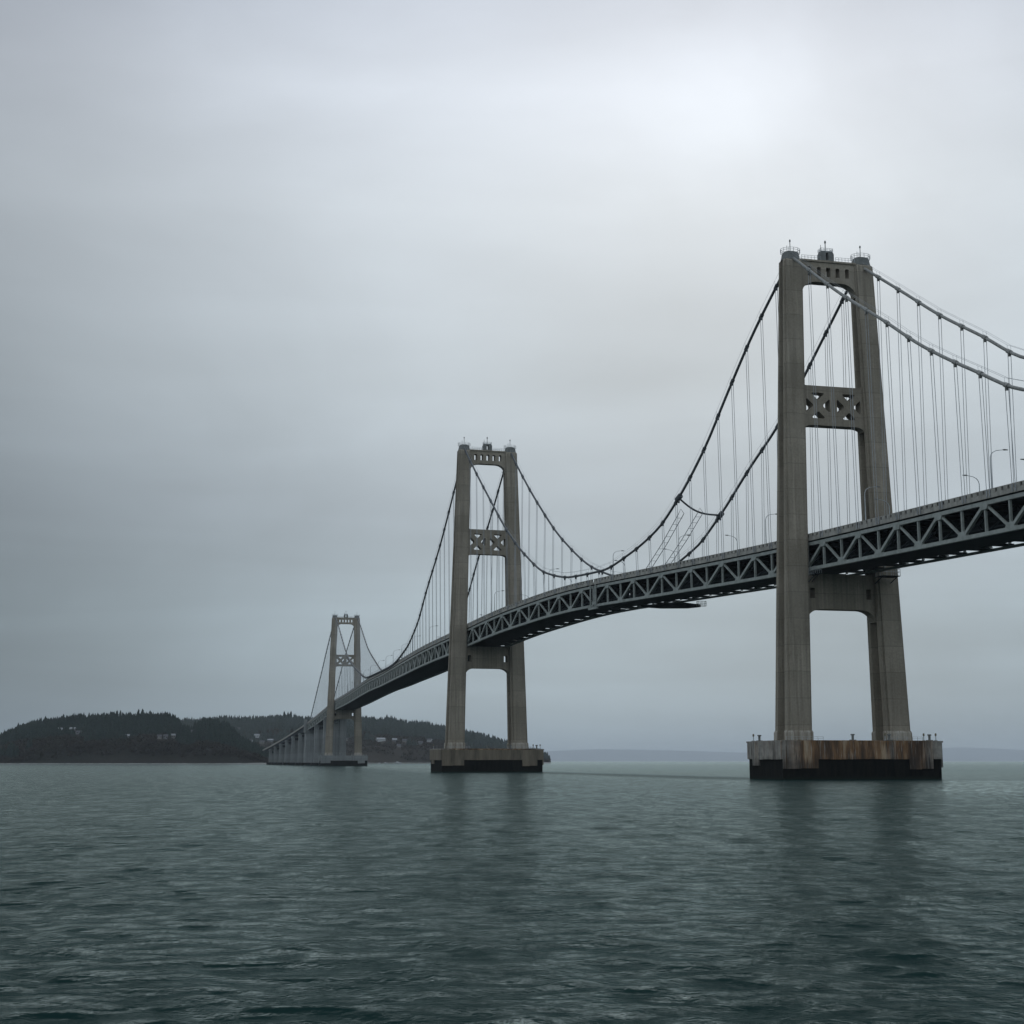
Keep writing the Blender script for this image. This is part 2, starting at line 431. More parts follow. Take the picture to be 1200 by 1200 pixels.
# caissons
def make_caisson(loc, yaw):
    root = empty('bridge_caisson', loc, yaw)
    A, B = 24.4, 12.2
    mb = MB(); mb.loft([[(-A+.5, -B+.5, z), (A-.5, -B+.5, z), (A-.5, B-.5, z), (-A+.5, B-.5, z)] for z in (-3, 9.9)])
    mb.build('wet_base', M['core'], root)
    mb = MB(); segs = []
    r = random.Random(5)
    def panel_row(p, q, nrm, drops):
        p = Vector(p); q = Vector(q); L = (q-p).length; d = (q-p)/L; x = 0
        while x < L-.01:
            w = min(r.choice((3.6, 4.4, 5.2)), L-x)
            if L-x-w < 1.2: w = L-x
            m = x+w/2; z0 = 5.5 + r.uniform(-.12, .12)
            for a, b, zz in drops:
                if a <= m <= b: z0 = zz + r.uniform(-.25, .35)
            a0 = p+d*(x+.03); b0 = p+d*(x+w-.03); n_ = Vector(nrm)*(.5+r.uniform(0, .05))
            a1, b1 = a0+n_, b0+n_
            mb.add([(a0.x, a0.y, z0), (b0.x, b0.y, z0), (b1.x, b1.y, z0), (a1.x, a1.y, z0),
                    (a0.x, a0.y, 10.2), (b0.x, b0.y, 10.2), (b1.x, b1.y, 10.2), (a1.x, a1.y, 10.2)],
                   [(0, 1, 2, 3), (7, 6, 5, 4), (4, 5, 1, 0), (5, 6, 2, 1), (6, 7, 3, 2), (7, 4, 0, 3)])
            x += w
    panel_row((-A+.45, -B+.5, 0), (A-.45, -B+.5, 0), (0, -1, 0), [(0, 10, 3.0), (35.5, 43.5, 3.0)])
    panel_row((-A+.5, B-.45, 0), (-A+.5, -B+.45, 0), (-1, 0, 0), [(3, 6.5, 3.8), (24, 26, 2.6)])
    panel_row((A-.5, -B+.45, 0), (A-.5, B-.45, 0), (1, 0, 0), [(0, 4, 3.4)])
    panel_row((A-.45, B-.5, 0), (-A+.45, B-.5, 0), (0, 1, 0), [(8, 16, 3.0)])
    mb.build('panel_skirt', M['skirt'], root)
    mb = MB(); mb.box((-A-.06, -B-.06, 10.15), (A+.06, B+.06, 10.6)); mb.box((-A+1, -B+1, 10.55), (A-1, B-1, 10.7))
    mb.build('coping', M['skirt'], root)
    for side in (-1, 1):
        x = side*WB/2; mb = MB()
        rail_run(mb, [(x-5.5, -7.6, 10.65), (x+5.5, -7.6, 10.65)], 1.1, 1.5, .05)
        mb.build('railing', M['galv'], root)
    return root
cai = make_caisson(*TOWERS[0])
labs = ['long rust streaked concrete caisson in the water under the largest tower',
        'blackened concrete caisson in the water under the middle tower',
        'low dark caisson under the farthest smallest tower']
tag(cai, labs[0], 'caisson', 'tower caissons')
CAIS = [cai]
for (loc, yaw), lab in zip(TOWERS[1:], labs[1:]):
    c2 = copy_tree(cai); c2.location = loc; c2.rotation_euler = (0, 0, yaw); tag(c2, lab, 'caisson', 'tower caissons'); CAIS.append(c2)

for ch in CAIS[1].children:
    if ch.name.startswith('panel_skirt'):
        ch.material_slots[0].link = 'OBJECT'; ch.material_slots[0].material = M['dull_skirt']
for ch in CAIS[2].children:
    if ch.name.startswith(('panel_skirt', 'coping')):
        ch.material_slots[0].link = 'OBJECT'; ch.material_slots[0].material = M['pale']
# small fittings on the caisson decks
def make_bollard():
    root = empty('mooring_bollard', (0, 0, 0))
    mb = MB(); mb.tube([(0, 0, 0), (0, 0, 1.5)], .34, 10); mb.tube([(0, 0, 1.4), (0, 0, 1.75)], [.62, .55], 10); mb.build('post', M['dark_metal'], root)
    mb = MB(); mb.box((-.7, -.7, 0), (.7, .7, .18)); mb.build('base_plate', M['dark_metal'], root)
    return root
def make_lantern():
    root = empty('navigation_light', (0, 0, 0))
    mb = MB(); mb.tube([(0, 0, 0), (0, 0, 1.4)], .12, 8); mb.box((-.3, -.3, 0), (.3, .3, .15)); mb.build('post', M['galv'], root)
    mb = MB(); mb.tube([(0, 0, 1.3), (0, 0, 1.5), (0, 0, 1.9), (0, 0, 2.05)], [.25, .28, .26, .1], 10); mb.build('lamp', M['lens'], root)
    return root
pb, pl_ = make_bollard(), make_lantern()
used = set()
def put(proto, ci, u, v, lab, cat, grp):
    o = proto if proto.name not in used else copy_tree(proto)
    used.add(proto.name)
    (x, y, _), yaw = TOWERS[ci]
    o.location = (x+u*math.cos(yaw)-v*math.sin(yaw), y+u*math.sin(yaw)+v*math.cos(yaw), 10.705); o.rotation_euler = (0, 0, yaw)
    tag(o, lab, cat, grp)
cn = ['nearest caisson', 'middle caisson', 'farthest caisson']
for ci in range(3):
    for proto, u, v, what in ((pb, -21.4, 9.8, 'at the back corner of'), (pl_, -22.9, 10.6, 'on the outermost corner of'), (pb, -2.2, -10.4, 'between the tower legs on'),
                              (pl_, 7.6, -10.4, 'just inside the farther leg on'), (pb, 8.9, -10.4, 'beside the lantern inside the farther leg on'),
                              (pl_, 20.0, -9.6, 'just outside the farther leg on'), (pb, 21.6, -9.9, 'at the front corner of'), (pl_, 23.0, -10.9, 'at the very end of')):
        isb = proto is pb
        put(proto, ci, u, v, ('squat dark bollard ' if isb else 'small post lantern ')+what+' the '+cn[ci], 'bollard' if isb else 'navigation light',
            'bollards on the caissons' if isb else 'lanterns on the caissons')

# ------------------------------------------------------------- deck spans
HW = 9.6       # half width to the truss planes
DEPTH = 10.6
def depth(s):
    return float(np.interp(s, [0, 1700, 1830, 1900, 2500], [DEPTH, DEPTH, 9.0, 5.0, 4.0]))
def strip(mb, s0, s1, offs, step=2.5, zfun=None):
    """extruded strip: offs = list of (offset, dz) profile points, closed loop"""
    n = max(2, int((s1-s0)/step)); rings = []
    for k in range(n+1):
        s = s0+(s1-s0)*k/n; z = deck(s)
        rings.append([at(s, o, z+(dz if not callable(dz) else dz(s))) for o, dz in offs])
    mb.loft(rings)
def make_span(s0, s1, lab, truss=True, cover=4.9):
    base = at(s0, 0, 0); base.z = deck(s0)-depth(s0)
    root = empty('bridge_span', base); tag(root, lab, 'bridge span', 'bridge deck spans'); O = tuple(base)
    def B(mb, name, mat, par): 
        o = mb.build(name, mat, par, O); return o
    mb = MB(); strip(mb, s0, s1, [(9.9, -1.25), (-9.9, -1.25), (-9.9, -1.85), (9.9, -1.85)][::-1]); B(mb, 'roadway', M['road'], root)
    for sd in (1, -1):
        mb = MB(); w = .35
        a, b = (10.3, 9.92) if sd > 0 else (-9.92, -10.3)
        strip(mb, s0, s1, [(a, -.22), (b, -.22), (b, -.0), (a, -.0)])                       # cap rail
        strip(mb, s0, s1, [(a, -2.1), (b, -2.1), (b, -1.0), (a, -1.0)])                     # slab edge
        n = int((s1-s0)/2.5)
        for k in range(n):                                                                  # balusters leave dark gaps
            s = s0+(k+.5)*(s1-s0)/n
            c0, c1 = s-.82, s+.82
            z0, z1 = deck(c0), deck(c1)
            vs = []
            for (ss, zz) in ((c0, z0), (c1, z1)):
                for o_ in (a, b):
                    oo = o_+(.04*sd if (o_ == a) == (sd > 0) else 0)
                    vs += [at(ss, oo, zz-1.02), at(ss, oo, zz-.2)]
            mb.add(vs, [(0, 1, 3, 2), (4, 6, 7, 5), (0, 4, 5, 1), (2, 3, 7, 6), (1, 5, 7, 3), (0, 2, 6, 4)])
        pr = B(mb, 'parapet', M['parapet'], root)
        mb = MB(); c_ = 9.98*sd; strip(mb, s0, s1, [(c_+.03, -1.02), (c_-.03, -1.02), (c_-.03, -.2), (c_+.03, -.2)]); B(mb, 'gap_backing', M['infill'], pr)  # dark strip added behind the baluster gaps
    if not truss:
        mb = MB()
        for o_ in (8.8, 3, -3, -8.8):
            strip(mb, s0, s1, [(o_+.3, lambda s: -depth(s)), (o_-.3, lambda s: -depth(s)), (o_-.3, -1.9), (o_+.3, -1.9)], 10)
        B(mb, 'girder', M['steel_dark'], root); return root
    np_ = 2*max(1, round((s1-s0)/20)); L = (s1-s0)/np_
    for sd in (1, -1):
        q = HW*sd; mb = MB()
        strip(mb, s0, s1, [(q+.45, -3.45), (q-.45, -3.45), (q-.45, -2.5), (q+.45, -2.5)], 5)
        ct = .95 if sd > 0 else .6
        strip(mb, s0, s1, [(q+.5, lambda s: -depth(s)), (q-.5, lambda s: -depth(s)), (q-.5, lambda s: -depth(s)+ct), (q+.5, lambda s: -depth(s)+ct)], 5)
        for k in range(np_+1):     # gusset plates at the nodes, alternately up and down
            s = s0+k*L; zb = deck(s)
            zz, sg = (zb-depth(s)+.8, 1) if k % 2 == 0 else (zb-3.2, -1)
            vs = []
            for oo in (q+.52*sd, q-.52*sd):
                for ds, dz in ((-1.9, 0), (1.9, 0), (1.1, 1.25*sg), (-1.1, 1.25*sg)):
                    if k in (0, np_): ds = ds*.4
                    vs.append(at(s+ds, oo, zz+dz))
            mb.add(vs, [(0, 1, 2, 3), (7, 6, 5, 4), (0, 4, 5, 1), (1, 5, 6, 2), (2, 6, 7, 3), (3, 7, 4, 0)])
        tr = B(mb, 'side_truss', M['steel'], root)
        for k in range(np_):
            sa, sb = s0+k*L, s0+(k+1)*L
            lo = lambda s: deck(s)-depth(s)+.7
            hi = lambda s: deck(s)-3.0
            za, zb = (lo(sa), hi(sb)) if k % 2 == 0 else (hi(sa), lo(sb))
            mb = MB(); p, r_ = at(sa, q, za), at(sb, q, zb); up = at(sa, q+1, za)-at(sa, q, za)
            if k % 2 == 0: mb.beam(p, r_, .5, .6, up)
            else: mb.beam(p, r_, .8, .7, up)
            B(mb, 'diagonal', M['steel'], tr)
        for k in range(np_+1):
            s = s0+k*L; mb = MB(); up = at(s+1, q, 0)-at(s, q, 0)
            mb.beam(at(s, q, deck(s)-depth(s)+.9), at(s, q, deck(s)-3.4), .6 if 0 < k < np_ else 1.0, .5, up)
            B(mb, 'post', M['steel'], tr)
    # stringers / cross frames inside, soffit plating with open slots along the far edge
    mb = MB()
    strip(mb, s0, s1, [(HW-.3, lambda s: -depth(s)+.62), (-5.6, lambda s: -depth(s)+.62), (-5.6, lambda s: -depth(s)+.9), (HW-.3, lambda s: -depth(s)+.9)], 5)
    n = int((s1-s0)/10)
    for k in range(n):
        s = s0+k*(s1-s0)/n; e = cover
        for o0, o1 in ((-9.3, -5.6),):
            vs = [at(ss, oo, deck(ss)-depth(ss)+dz) for dz in (.64, .86) for ss, oo in ((s, o0), (s+e, o0), (s+e, o1), (s, o1))]
            mb.add(vs, [(0, 1, 2, 3), (7, 6, 5, 4), (0, 4, 5, 1), (1, 5, 6, 2), (2, 6, 7, 3), (3, 7, 4, 0)])
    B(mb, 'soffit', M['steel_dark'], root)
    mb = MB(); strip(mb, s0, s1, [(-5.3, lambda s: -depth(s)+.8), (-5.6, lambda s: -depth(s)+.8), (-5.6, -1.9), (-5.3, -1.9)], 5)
    B(mb, 'darkening_wall', M['steel_dark'], root)  # added sheet that blocks the sky so the truss interior stays dark
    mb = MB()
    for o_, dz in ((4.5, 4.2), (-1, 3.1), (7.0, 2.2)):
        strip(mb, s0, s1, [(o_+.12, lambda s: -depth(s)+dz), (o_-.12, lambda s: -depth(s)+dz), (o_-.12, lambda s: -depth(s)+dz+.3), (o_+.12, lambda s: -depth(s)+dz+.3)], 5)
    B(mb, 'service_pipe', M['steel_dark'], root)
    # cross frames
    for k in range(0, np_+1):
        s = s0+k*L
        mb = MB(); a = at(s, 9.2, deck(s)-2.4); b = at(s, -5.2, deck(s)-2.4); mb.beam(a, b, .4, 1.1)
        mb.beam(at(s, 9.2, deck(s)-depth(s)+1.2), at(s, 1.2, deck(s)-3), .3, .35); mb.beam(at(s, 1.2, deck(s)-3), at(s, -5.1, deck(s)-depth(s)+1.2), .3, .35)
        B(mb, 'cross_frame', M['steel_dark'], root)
    return root
J = 528.0
make_span(62, S1-.1, 'grey truss deck span running off the frame from the nearest tower')
make_span(S1+.1, J-.5, 'truss deck span between nearest tower and the expansion joint with the gantry below')
make_span(J+.5, S2-.1, 'curved truss deck span from the expansion joint to the middle tower', cover=7.2)
make_span(S2+.1, S3-.1, 'long truss deck span between the middle tower and the smallest tower', cover=8.4)
make_span(S3+.1, 1829, 'dim truss deck span just beyond the smallest tower')
make_span(1830, 2330, 'low girder viaduct deck sloping down to the far shore', truss=False)

# expansion joint bracket
root = empty('expansion_joint', at(J, HW, deck(J)-DEPTH)); O = tuple(root.location)
tag(root, 'bolted bracket between two deck spans where the main cables dip lowest', 'expansion joint')
mb = MB()
for d in (-2.2, 2.2): mb.beam(at(J+d, HW+.75, deck(J)-DEPTH-.9), at(J+d, HW+.75, deck(J)-2.3), .5, .9)
mb.build('guide_post', M['steel'], root, O)
mb = MB(); mb.beam(at(J-3.6, HW+.7, deck(J)-DEPTH-.5), at(J+3.6, HW+.7, deck(J)-DEPTH-.5), .8, .9)
rail_run(mb, [at(J-4, HW+1.3, deck(J)-DEPTH-.3), at(J+4, HW+1.3, deck(J)-DEPTH-.3)], 1.1, 1.6, .06)
mb.build('platform', M['steel'], root, O)

# maintenance gantry slung under the deck
sg_ = 486.0; zg = deck(sg_)-DEPTH
root = empty('maintenance_gantry', at(sg_, -8, zg-2.0)); O = tuple(root.location)
tag(root, 'dark maintenance gantry slung beneath the deck, its end basket sticking out past the edge', 'gantry')
mb = MB(); G0, G1 = at(sg_+20, 1, zg-1.2), at(sg_+1, -13.0, zg-1.2)
D_ = (G1-G0).normalized(); sdv = Vector((-D_.y, D_.x, 0)).normalized()
R_ = []
for t, top, bot, w_ in ((0, 1.0, .3, .9), (.3, 1.1, -.5, 1.1), (.75, 1.0, -1.0, 1.1), (.97, .1, -.8, .8)):
    p = G0.lerp(G1, t)
    R_.append([p+sdv*w_+Vector((0, 0, bot)), p-sdv*w_+Vector((0, 0, bot)), p-sdv*w_+Vector((0, 0, top)), p+sdv*w_+Vector((0, 0, top))])
mb.loft(R_)
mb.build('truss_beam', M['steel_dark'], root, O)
mb = MB()
for dz in (0, .8, 1.6):
    for q in range(8):
        a = q*math.pi/4; b = (q+1)*math.pi/4
        mb.beam(G1+Vector((1.8*math.cos(a), 1.8*math.sin(a), dz-.5)), G1+Vector((1.8*math.cos(b), 1.8*math.sin(b), dz-.5)), .12, .12)
for q in range(8):
    a = q*math.pi/4; mb.beam(G1+Vector((1.8*math.cos(a), 1.8*math.sin(a), -.5)), G1+Vector((1.8*math.cos(a), 1.8*math.sin(a), 1.1)), .1, .1)
mb.build('basket', M['steel'], root, O)

# inspection platforms on the nearest and middle towers
def platform(ti, side, lab):
    (x, y, _), yaw = TOWERS[ti]; s = (S1, S2, S3)[ti]; z = deck(s)-DEPTH-1.6
    root = empty('inspection_platform', (x, y, z), yaw); tag(root, lab, 'platform', 'inspection platforms under the deck')
    u0, u1 = (side*9.6, side*15.2) if side > 0 else (-15.2+4.0, -9.2)
    u0, u1 = min(u0, u1), max(u0, u1)
    mb = MB(); mb.box((u0, -9.2, -.2), (u1, -5.0, 0))
    for u in (u0+.5, u1-.5): mb.beam((u, -8.8, 0), (u, -3.6, -1.8), .2, .2)
    mb.build('floor', M['steel_dark'], root)
    mb = MB(); rail_run(mb, [(u0, -5.1, 0), (u0, -9.1, 0), (u1, -9.1, 0), (u1, -5.1, 0)], 2.0, 1.3, .07); mb.build('railing', M['galv'], root)
platform(0, 1, 'railed inspection platform under the deck on the right leg of the nearest tower')
platform(0, -1, 'railed inspection platform under the deck against the left leg of the nearest tower')

# ------------------------------------------------------------ main cables
def cable_off(s, sd):
    d = min(abs(s-S1), abs(s-S2), abs(s-S3)); return sd*(10.75+.7*max(0, 1-d/120.0))
TAB = {
 'A': ([60, 180, 270, 290, 312, 330, 352, 379.6], [81, 70, 86.0, 95.6, 107.6, 119.4, 133.5, 153.4], [60, 180, 302, 319, 339, 355, 379.6], [81, 70, 103.5, 113.7, 125.6, 136.4, 153.0]),
 'B': ([379.6, 406, 424, 440, 459, 475, 498, 519, 545, 570, 592, 612, 634, 674], [153.6, 136.5, 121.5, 107, 93.5, 85, 78.8, 75.6, 76.2, 80.6, 91, 104, 121.5, 153.4],
       [379.6, 401, 431, 448, 471, 487, 510, 540, 567, 602, 632, 674], [153, 136.8, 114, 104, 89.2, 81, 76.0, 76.6, 82.6, 99.7, 120.6, 153.4]),
 'C': ([674, 690, 726, 764, 800, 850, 930, 1050, 1150, 1237, 1330, 1398, 1450, 1502, 1533.4], [153.4, 139, 113.3, 95, 79.5, 70.0, 66.4, 68.2, 69.8, 79.5, 93, 108, 125, 144, 153.4],
       [674, 708, 736, 770, 820, 900, 1000, 1150, 1260, 1330, 1398, 1450, 1502, 1533.4], [153.4, 127, 108.7, 88, 71.5, 66.6, 67.8, 70.5, 82, 95, 110, 126, 144, 153.4]),
 'D': ([1533.4, 1611, 1704, 1762], [153.4, 128, 86, 55.5], [1533.4, 1611, 1704, 1762], [153.4, 128, 86, 55.5]),
}
SPAN = {'A': (62, S1), 'B': (S1, S2), 'C': (S2, S3), 'D': (S3, 1762)}
WORDS = {'A': 'sweeping down off the frame from the nearest tower', 'B': 'hanging between the nearest and middle towers',
         'C': 'hanging between the middle and smallest towers', 'D': 'running down behind the smallest tower to the deck'}
def cz(k, sd, s):
    t = TAB[k]; xs, ys = (t[0], t[1]) if sd > 0 else (t[2], t[3])
    return float(interp(xs, ys, s))
for key, (s0, s1) in SPAN.items():
    for sd in (1, -1):
        mat = M['cable_lit'] if key == 'A' else M['cable_backlit']  # lit and backlit tints of one cable
        base = at(s0 if key != 'A' else s1, cable_off(s0 if key != 'A' else s1, sd), 0)
        base.z = cz(key, sd, s0 if key != 'A' else s1)
        root = empty('suspension_cable', base); O = tuple(base)
        colw = 'pale grey' if key == 'A' else 'dark'
        tag(root, f"{'nearer' if sd > 0 else 'farther'} {colw} suspension cable {WORDS[key]}", 'suspension cable', 'main suspension cables')
        P = lambda s: at(s, cable_off(s, sd), cz(key, sd, s))
        n = max(8, int((s1-s0)/4))
        ss = [s0+(s1-s0)*k/n for k in range(n+1)]
        mb = MB(); mb.tube([P(s) for s in ss], .43, 10); mb.build('wrapped_cable', mat, root, O, smooth=True)
        # hand ropes over the cable on little stanchions
        mb = MB(); sub = [s0+(s1-s0)*k/max(4, int((s1-s0)/10)) for k in range(max(4, int((s1-s0)/10))+1)]
        for e in (-.5, .5):
            mb.tube([at(s, cable_off(s, sd)+e, cz(key, sd, s)+1.75) for s in sub], .034, 4)
            for s in sub: mb.beam(at(s, cable_off(s, sd)+e, cz(key, sd, s)), at(s, cable_off(s, sd)+e, cz(key, sd, s)+1.8), .05, .05)
        mb.build('hand_rope', M['rope'], root, O)
        npan = round((s1-s0)/10.3)
        for k in range(1, npan):
            s = s0+(s1-s0)*k/npan; z = cz(key, sd, s); zd = deck(s)-1.9
            a, b = P(s-.7), P(s+.7)
            mb = MB(); mb.tube([a, b], .62, 8); mb.box((P(s).x-.35, P(s).y-.35, z-1.15), (P(s).x+.35, P(s).y+.35, z-.3)); mb.build('clamp', mat, root, O)
            if z-deck(s) > 2.0:
                mb = MB()
                for e in (-.62, .62):
                    p = P(s+e); q = at(s+e, sd*10.5, zd); p.z = cz(key, sd, s+e)-.4
                    mb.tube([p, q], .078, 5, False)
                    mb.tube([q, q+Vector((0, 0, 1.6))], .15, 5)
                mb.build('hanger', M['rope'], root, O)

# slack tie between the two cables, and raking stay ropes below it
p0 = at(459, cable_off(459, 1), cz('B', 1, 459)); p1 = at(469, cable_off(469, -1), cz('B', -1, 469))
root = empty('tie_cable', p0); O = tuple(p0)
tag(root, 'dark sagging tie slung across between the nearer and farther main cables', 'tie cable')
mb = MB(); pts = [p0.lerp(p1, k/14)-Vector((0, 0, 2.6*math.sin(k/14*math.pi)*(1-.45*k/14))) for k in range(15)]
mb.tube(pts, .34, 7); mb.build('tie_rope', M['cable_backlit'], root, O, smooth=True)
for p in (p0, p1):
    mb = MB(); mb.tube([p-Vector((.6, -.9, .7)), p+Vector((.6, -.9, .7))], .95, 8); mb.tube([p-Vector((0, 0, 1.8)), p+Vector((0, 0, 1.2))], .35, 6)
    mb.build('clamp', M['cable_backlit'], root, O)
for (sa, oa, za, sb, ob, lab) in ((461, 9, 88.5, 483, 10.3, 'pair of raking stay ropes leaning left of the sagging tie'), (462, 1, 89.5, 470, 9.9, 'pair of raking stay ropes beneath the middle of the sagging tie')):
    a = at(sa, oa, za); b = at(sb, ob, deck(sb)-.2); root = empty('stay_rope', b); tag(root, lab, 'stay rope', 'raking stay ropes'); O = tuple(b)
    for e in (-.9, .9):
        mb = MB(); d = Vector((e, 0, 0)); mb.tube([a+d, a.lerp(b, .5)+d-Vector((0, 0, .6)), b+d], .13, 5); mb.build('rope', M['rope'], root, O)
    for k in range(9):
        mb = MB(); p = a.lerp(b, (k+.5)/9)-Vector((0, 0, .5)); mb.beam(p-Vector((.95, 0, 0)), p+Vector((.95, 0, 0)), .12, .12); mb.build('spacer', M['rope'], root, O)
    mb = MB(); mb.tube([a-Vector((.9, 0, 0)), a+Vector((-.2, 0, 1.6)), a+Vector((.9, 0, 0))], .1, 5); mb.build('shackle', M['rope'], root, O)

# ------------------------------------------------------------ street lamps
def make_lamp():
    root = empty('street_lamp', (0, 0, 0))
    mb = MB(); mb.tube([(0, 0, 0), (0, 0, 4), (0, 0, 8.6), (.25, 0, 9.4)], [.17, .15, .11, .1], 7); mb.tube([(0, 0, 0), (0, 0, .6)], .26, 7); mb.build('pole', M['galv'], root)
    mb = MB(); mb.tube([(.2, 0, 9.3), (.7, 0, 9.9), (1.6, 0, 10.35), (3.6, 0, 10.65)], [.1, .09, .08, .07], 6); mb.build('arm', M['galv'], root)
    mb = MB(); mb.loft([[(3.4, -.12, 10.55), (3.4, .12, 10.55), (3.4, .12, 10.75), (3.4, -.12, 10.75)], [(3.8, -.2, 10.5), (3.8, .2, 10.5), (3.8, .2, 10.8), (3.8, -.2, 10.8)],
                       [(4.7, -.14, 10.58), (4.7, .14, 10.58), (4.7, .14, 10.74), (4.7, -.14, 10.74)]]); mb.build('lamp_head', M['dark_metal'], root)
    return root
proto = make_lamp(); first = True
ORD = ['first', 'second', 'third', 'fourth', 'fifth', 'sixth', 'seventh', 'eighth', 'ninth', 'tenth', 'eleventh', 'twelfth', 'thirteenth', 'fourteenth', 'fifteenth', 'sixteenth', 'seventeenth', 'eighteenth', 'nineteenth', 'twentieth']
cnt = {}
for sd, s_list in ((1, [228, 287, 346, 404, 462, 512, 570, 632] + list(range(700, 1500, 62))), (-1, [258, 297, 322, 366, 412, 456, 500, 540, 590, 640] + list(range(706, 1500, 62)))):
    for s in s_list:
        o = proto if first else copy_tree(proto); first = False
        o.location = at(s, sd*9.7, deck(s)-1.25)
        h = heading(s); o.rotation_euler = (0, 0, h if sd > 0 else h+math.pi)
        reg = 0 if s < S1 else 1 if s < S2 else 2
        c = cnt.get((sd, reg), 0); cnt[(sd, reg)] = c+1
        if reg == 0:
            left = sum(1 for q in s_list if s < q < S1); where = f'{ORD[left]} one right of the nearest tower'
        else: where = f"{ORD[c]} one beyond the {'nearest' if reg == 1 else 'middle'} tower"
        tag(o, f"lamp post on the {'near' if sd > 0 else 'far'} deck edge, {where}", 'street lamp', 'lamp posts along the bridge roadway')

# -------------------------------------------------------- viaduct piers
def pier(s, w, t, top, lab, pylon=False):
    base = at(s, 0, 0); root = empty('viaduct_pier', base, heading(s)); tag(root, lab, 'pier', 'piers of the far viaduct')
    mb = MB()
    for sx in (-1, 1):
        x = sx*(w/2-t*.5); b = t*.5
        mb.loft([[(x-b*g, -t*.7*g, z), (x+b*g, -t*.7*g, z), (x+b*g, t*.7*g, z), (x-b*g, t*.7*g, z)] for z, g in ((-3, 1.12), (top, .95))])
    mb.build('column', M['pale'], root)
    mb = MB(); mb.box((-w/2+t, -t*.45, -3), (w/2-t, t*.45, top-6)); mb.box((-w/2-.5, -t*.8, top-2.5), (w/2+.5, t*.8, top-.4)); mb.build('wall', M['pale'], root)
    if pylon:
        for sx in (-1, 1):
            mb = MB(); x = sx*11.8; mb.box((x-1.4, -4, top-3), (x+1.4, 4, top+13)); mb.build('pylon_head', M['pale'], root)
    mb = MB(); mb.box((-w/2-3, -t-2, -3), (w/2+3, t+2, 3.2)); mb.build('footing', M['core'], root)
piers = [(1625, 24, 7, 'broad pale pier seen between the legs of the smallest tower'), (1712, 24, 5, 'pier directly behind the left leg of the smallest tower'),
         (1800, 24, 11, 'tall anchor pier rising past the deck behind the smallest tower'), (1868, 22, 4, 'first slender pier past the anchor pier'), (1935, 22, 4, 'second slender pier past the anchor pier'),
         (2000, 22, 4, 'third slender pier past the anchor pier'), (2065, 22, 4, 'fourth slender pier past the anchor pier'), (2130, 22, 4, 'second last pier before the far shore'), (2200, 22, 4, 'last pier at the far shore')]
for s, w, t, lab in piers: pier(s, w, t, deck(s)-depth(s), lab, s == 1800)

# --------------------------------------------------------------- terrain
def ray(px, py):
    u = (px-600)/F; v = (600-py)/F
    return u, math.cos(PITCH)-v*math.sin(PITCH), math.sin(PITCH)+v*math.cos(PITCH)
def vnoise(x, y, sc, seed):
    r = np.random.default_rng(seed); g = r.random((64, 64)); X = x/sc; Y = y/sc
    i = np.floor(X).astype(int); j = np.floor(Y).astype(int); a = X-i; b = Y-j; a = a*a*(3-2*a); b = b*b*(3-2*b)
    G = lambda p, q: g[p % 64, q % 64]
    return (G(i, j)*(1-a)+G(i+1, j)*a)*(1-b)+(G(i, j+1)*(1-a)+G(i+1, j+1)*a)*b
def fbm(x, y, sc, seed): return vnoise(x, y, sc, seed)*.55+vnoise(x, y, sc/2.1, seed+1)*.28+vnoise(x, y, sc/4.3, seed+2)*.17

class Land:
    def __init__(self, xs, ys, shore, ridge, back, treepx, seed):
        self.shore, self.ridge, self.back, self.seed = shore, ridge, back, seed
        zs = []
        for px, py in zip(xs, ys):
            dx, dy, dz = ray(px, py+treepx); zs.append(max(-1.5, EYE+ridge*dz/dy))
        self.u = np.array([(px-600)/F/math.cos(PITCH) for px in xs]); self.z = np.array(zs)
    def height(self, X, Y):
        X = np.asarray(X, float); Y = np.asarray(Y, float)
        u = X/Y*1.0; Z = np.interp(u, self.u, self.z)
        wob = (fbm(X, Y*0+50, 160, self.seed)-.5)*60
        t = (Y-self.shore-wob)/(self.ridge-self.shore)
        sm = lambda q: np.clip(q, 0, 1)**2*(3-2*np.clip(q, 0, 1))
        p = np.where(t < 0, t*.4, .26*sm(t/.10)+.74*np.clip(t, 0, 1)**.9)
        p = np.where(t > 1, 1-sm((Y-self.ridge)/(self.back-self.ridge)), p)
        n = (fbm(X, Y, 90, self.seed+5)-.5)*.22*np.clip(t*4, 0, 1)
        return np.where(Z > 0, Z*(p+n*np.clip(1.3-t, .25, 1)), Z-1) - .3
    def mesh(self, name, nx, ny, mat, pad=0):
        us = np.linspace(self.u[0]-pad, self.u[-1]+pad, nx); Ys = np.linspace(self.shore-60, self.back, ny)
        U, Y = np.meshgrid(us, Ys); X = U*Y; Z = self.height(X, Y); Z[0, :] = -6
        v = np.stack([X, Y, Z], -1).reshape(-1, 3)
        i, j = np.meshgrid(np.arange(ny-1), np.arange(nx-1), indexing='ij'); a = (i*nx+j).ravel()
        return fast_mesh(name, v, np.stack([a, a+1, a+1+nx, a+nx], 1), mat, smooth=True, quads=True)

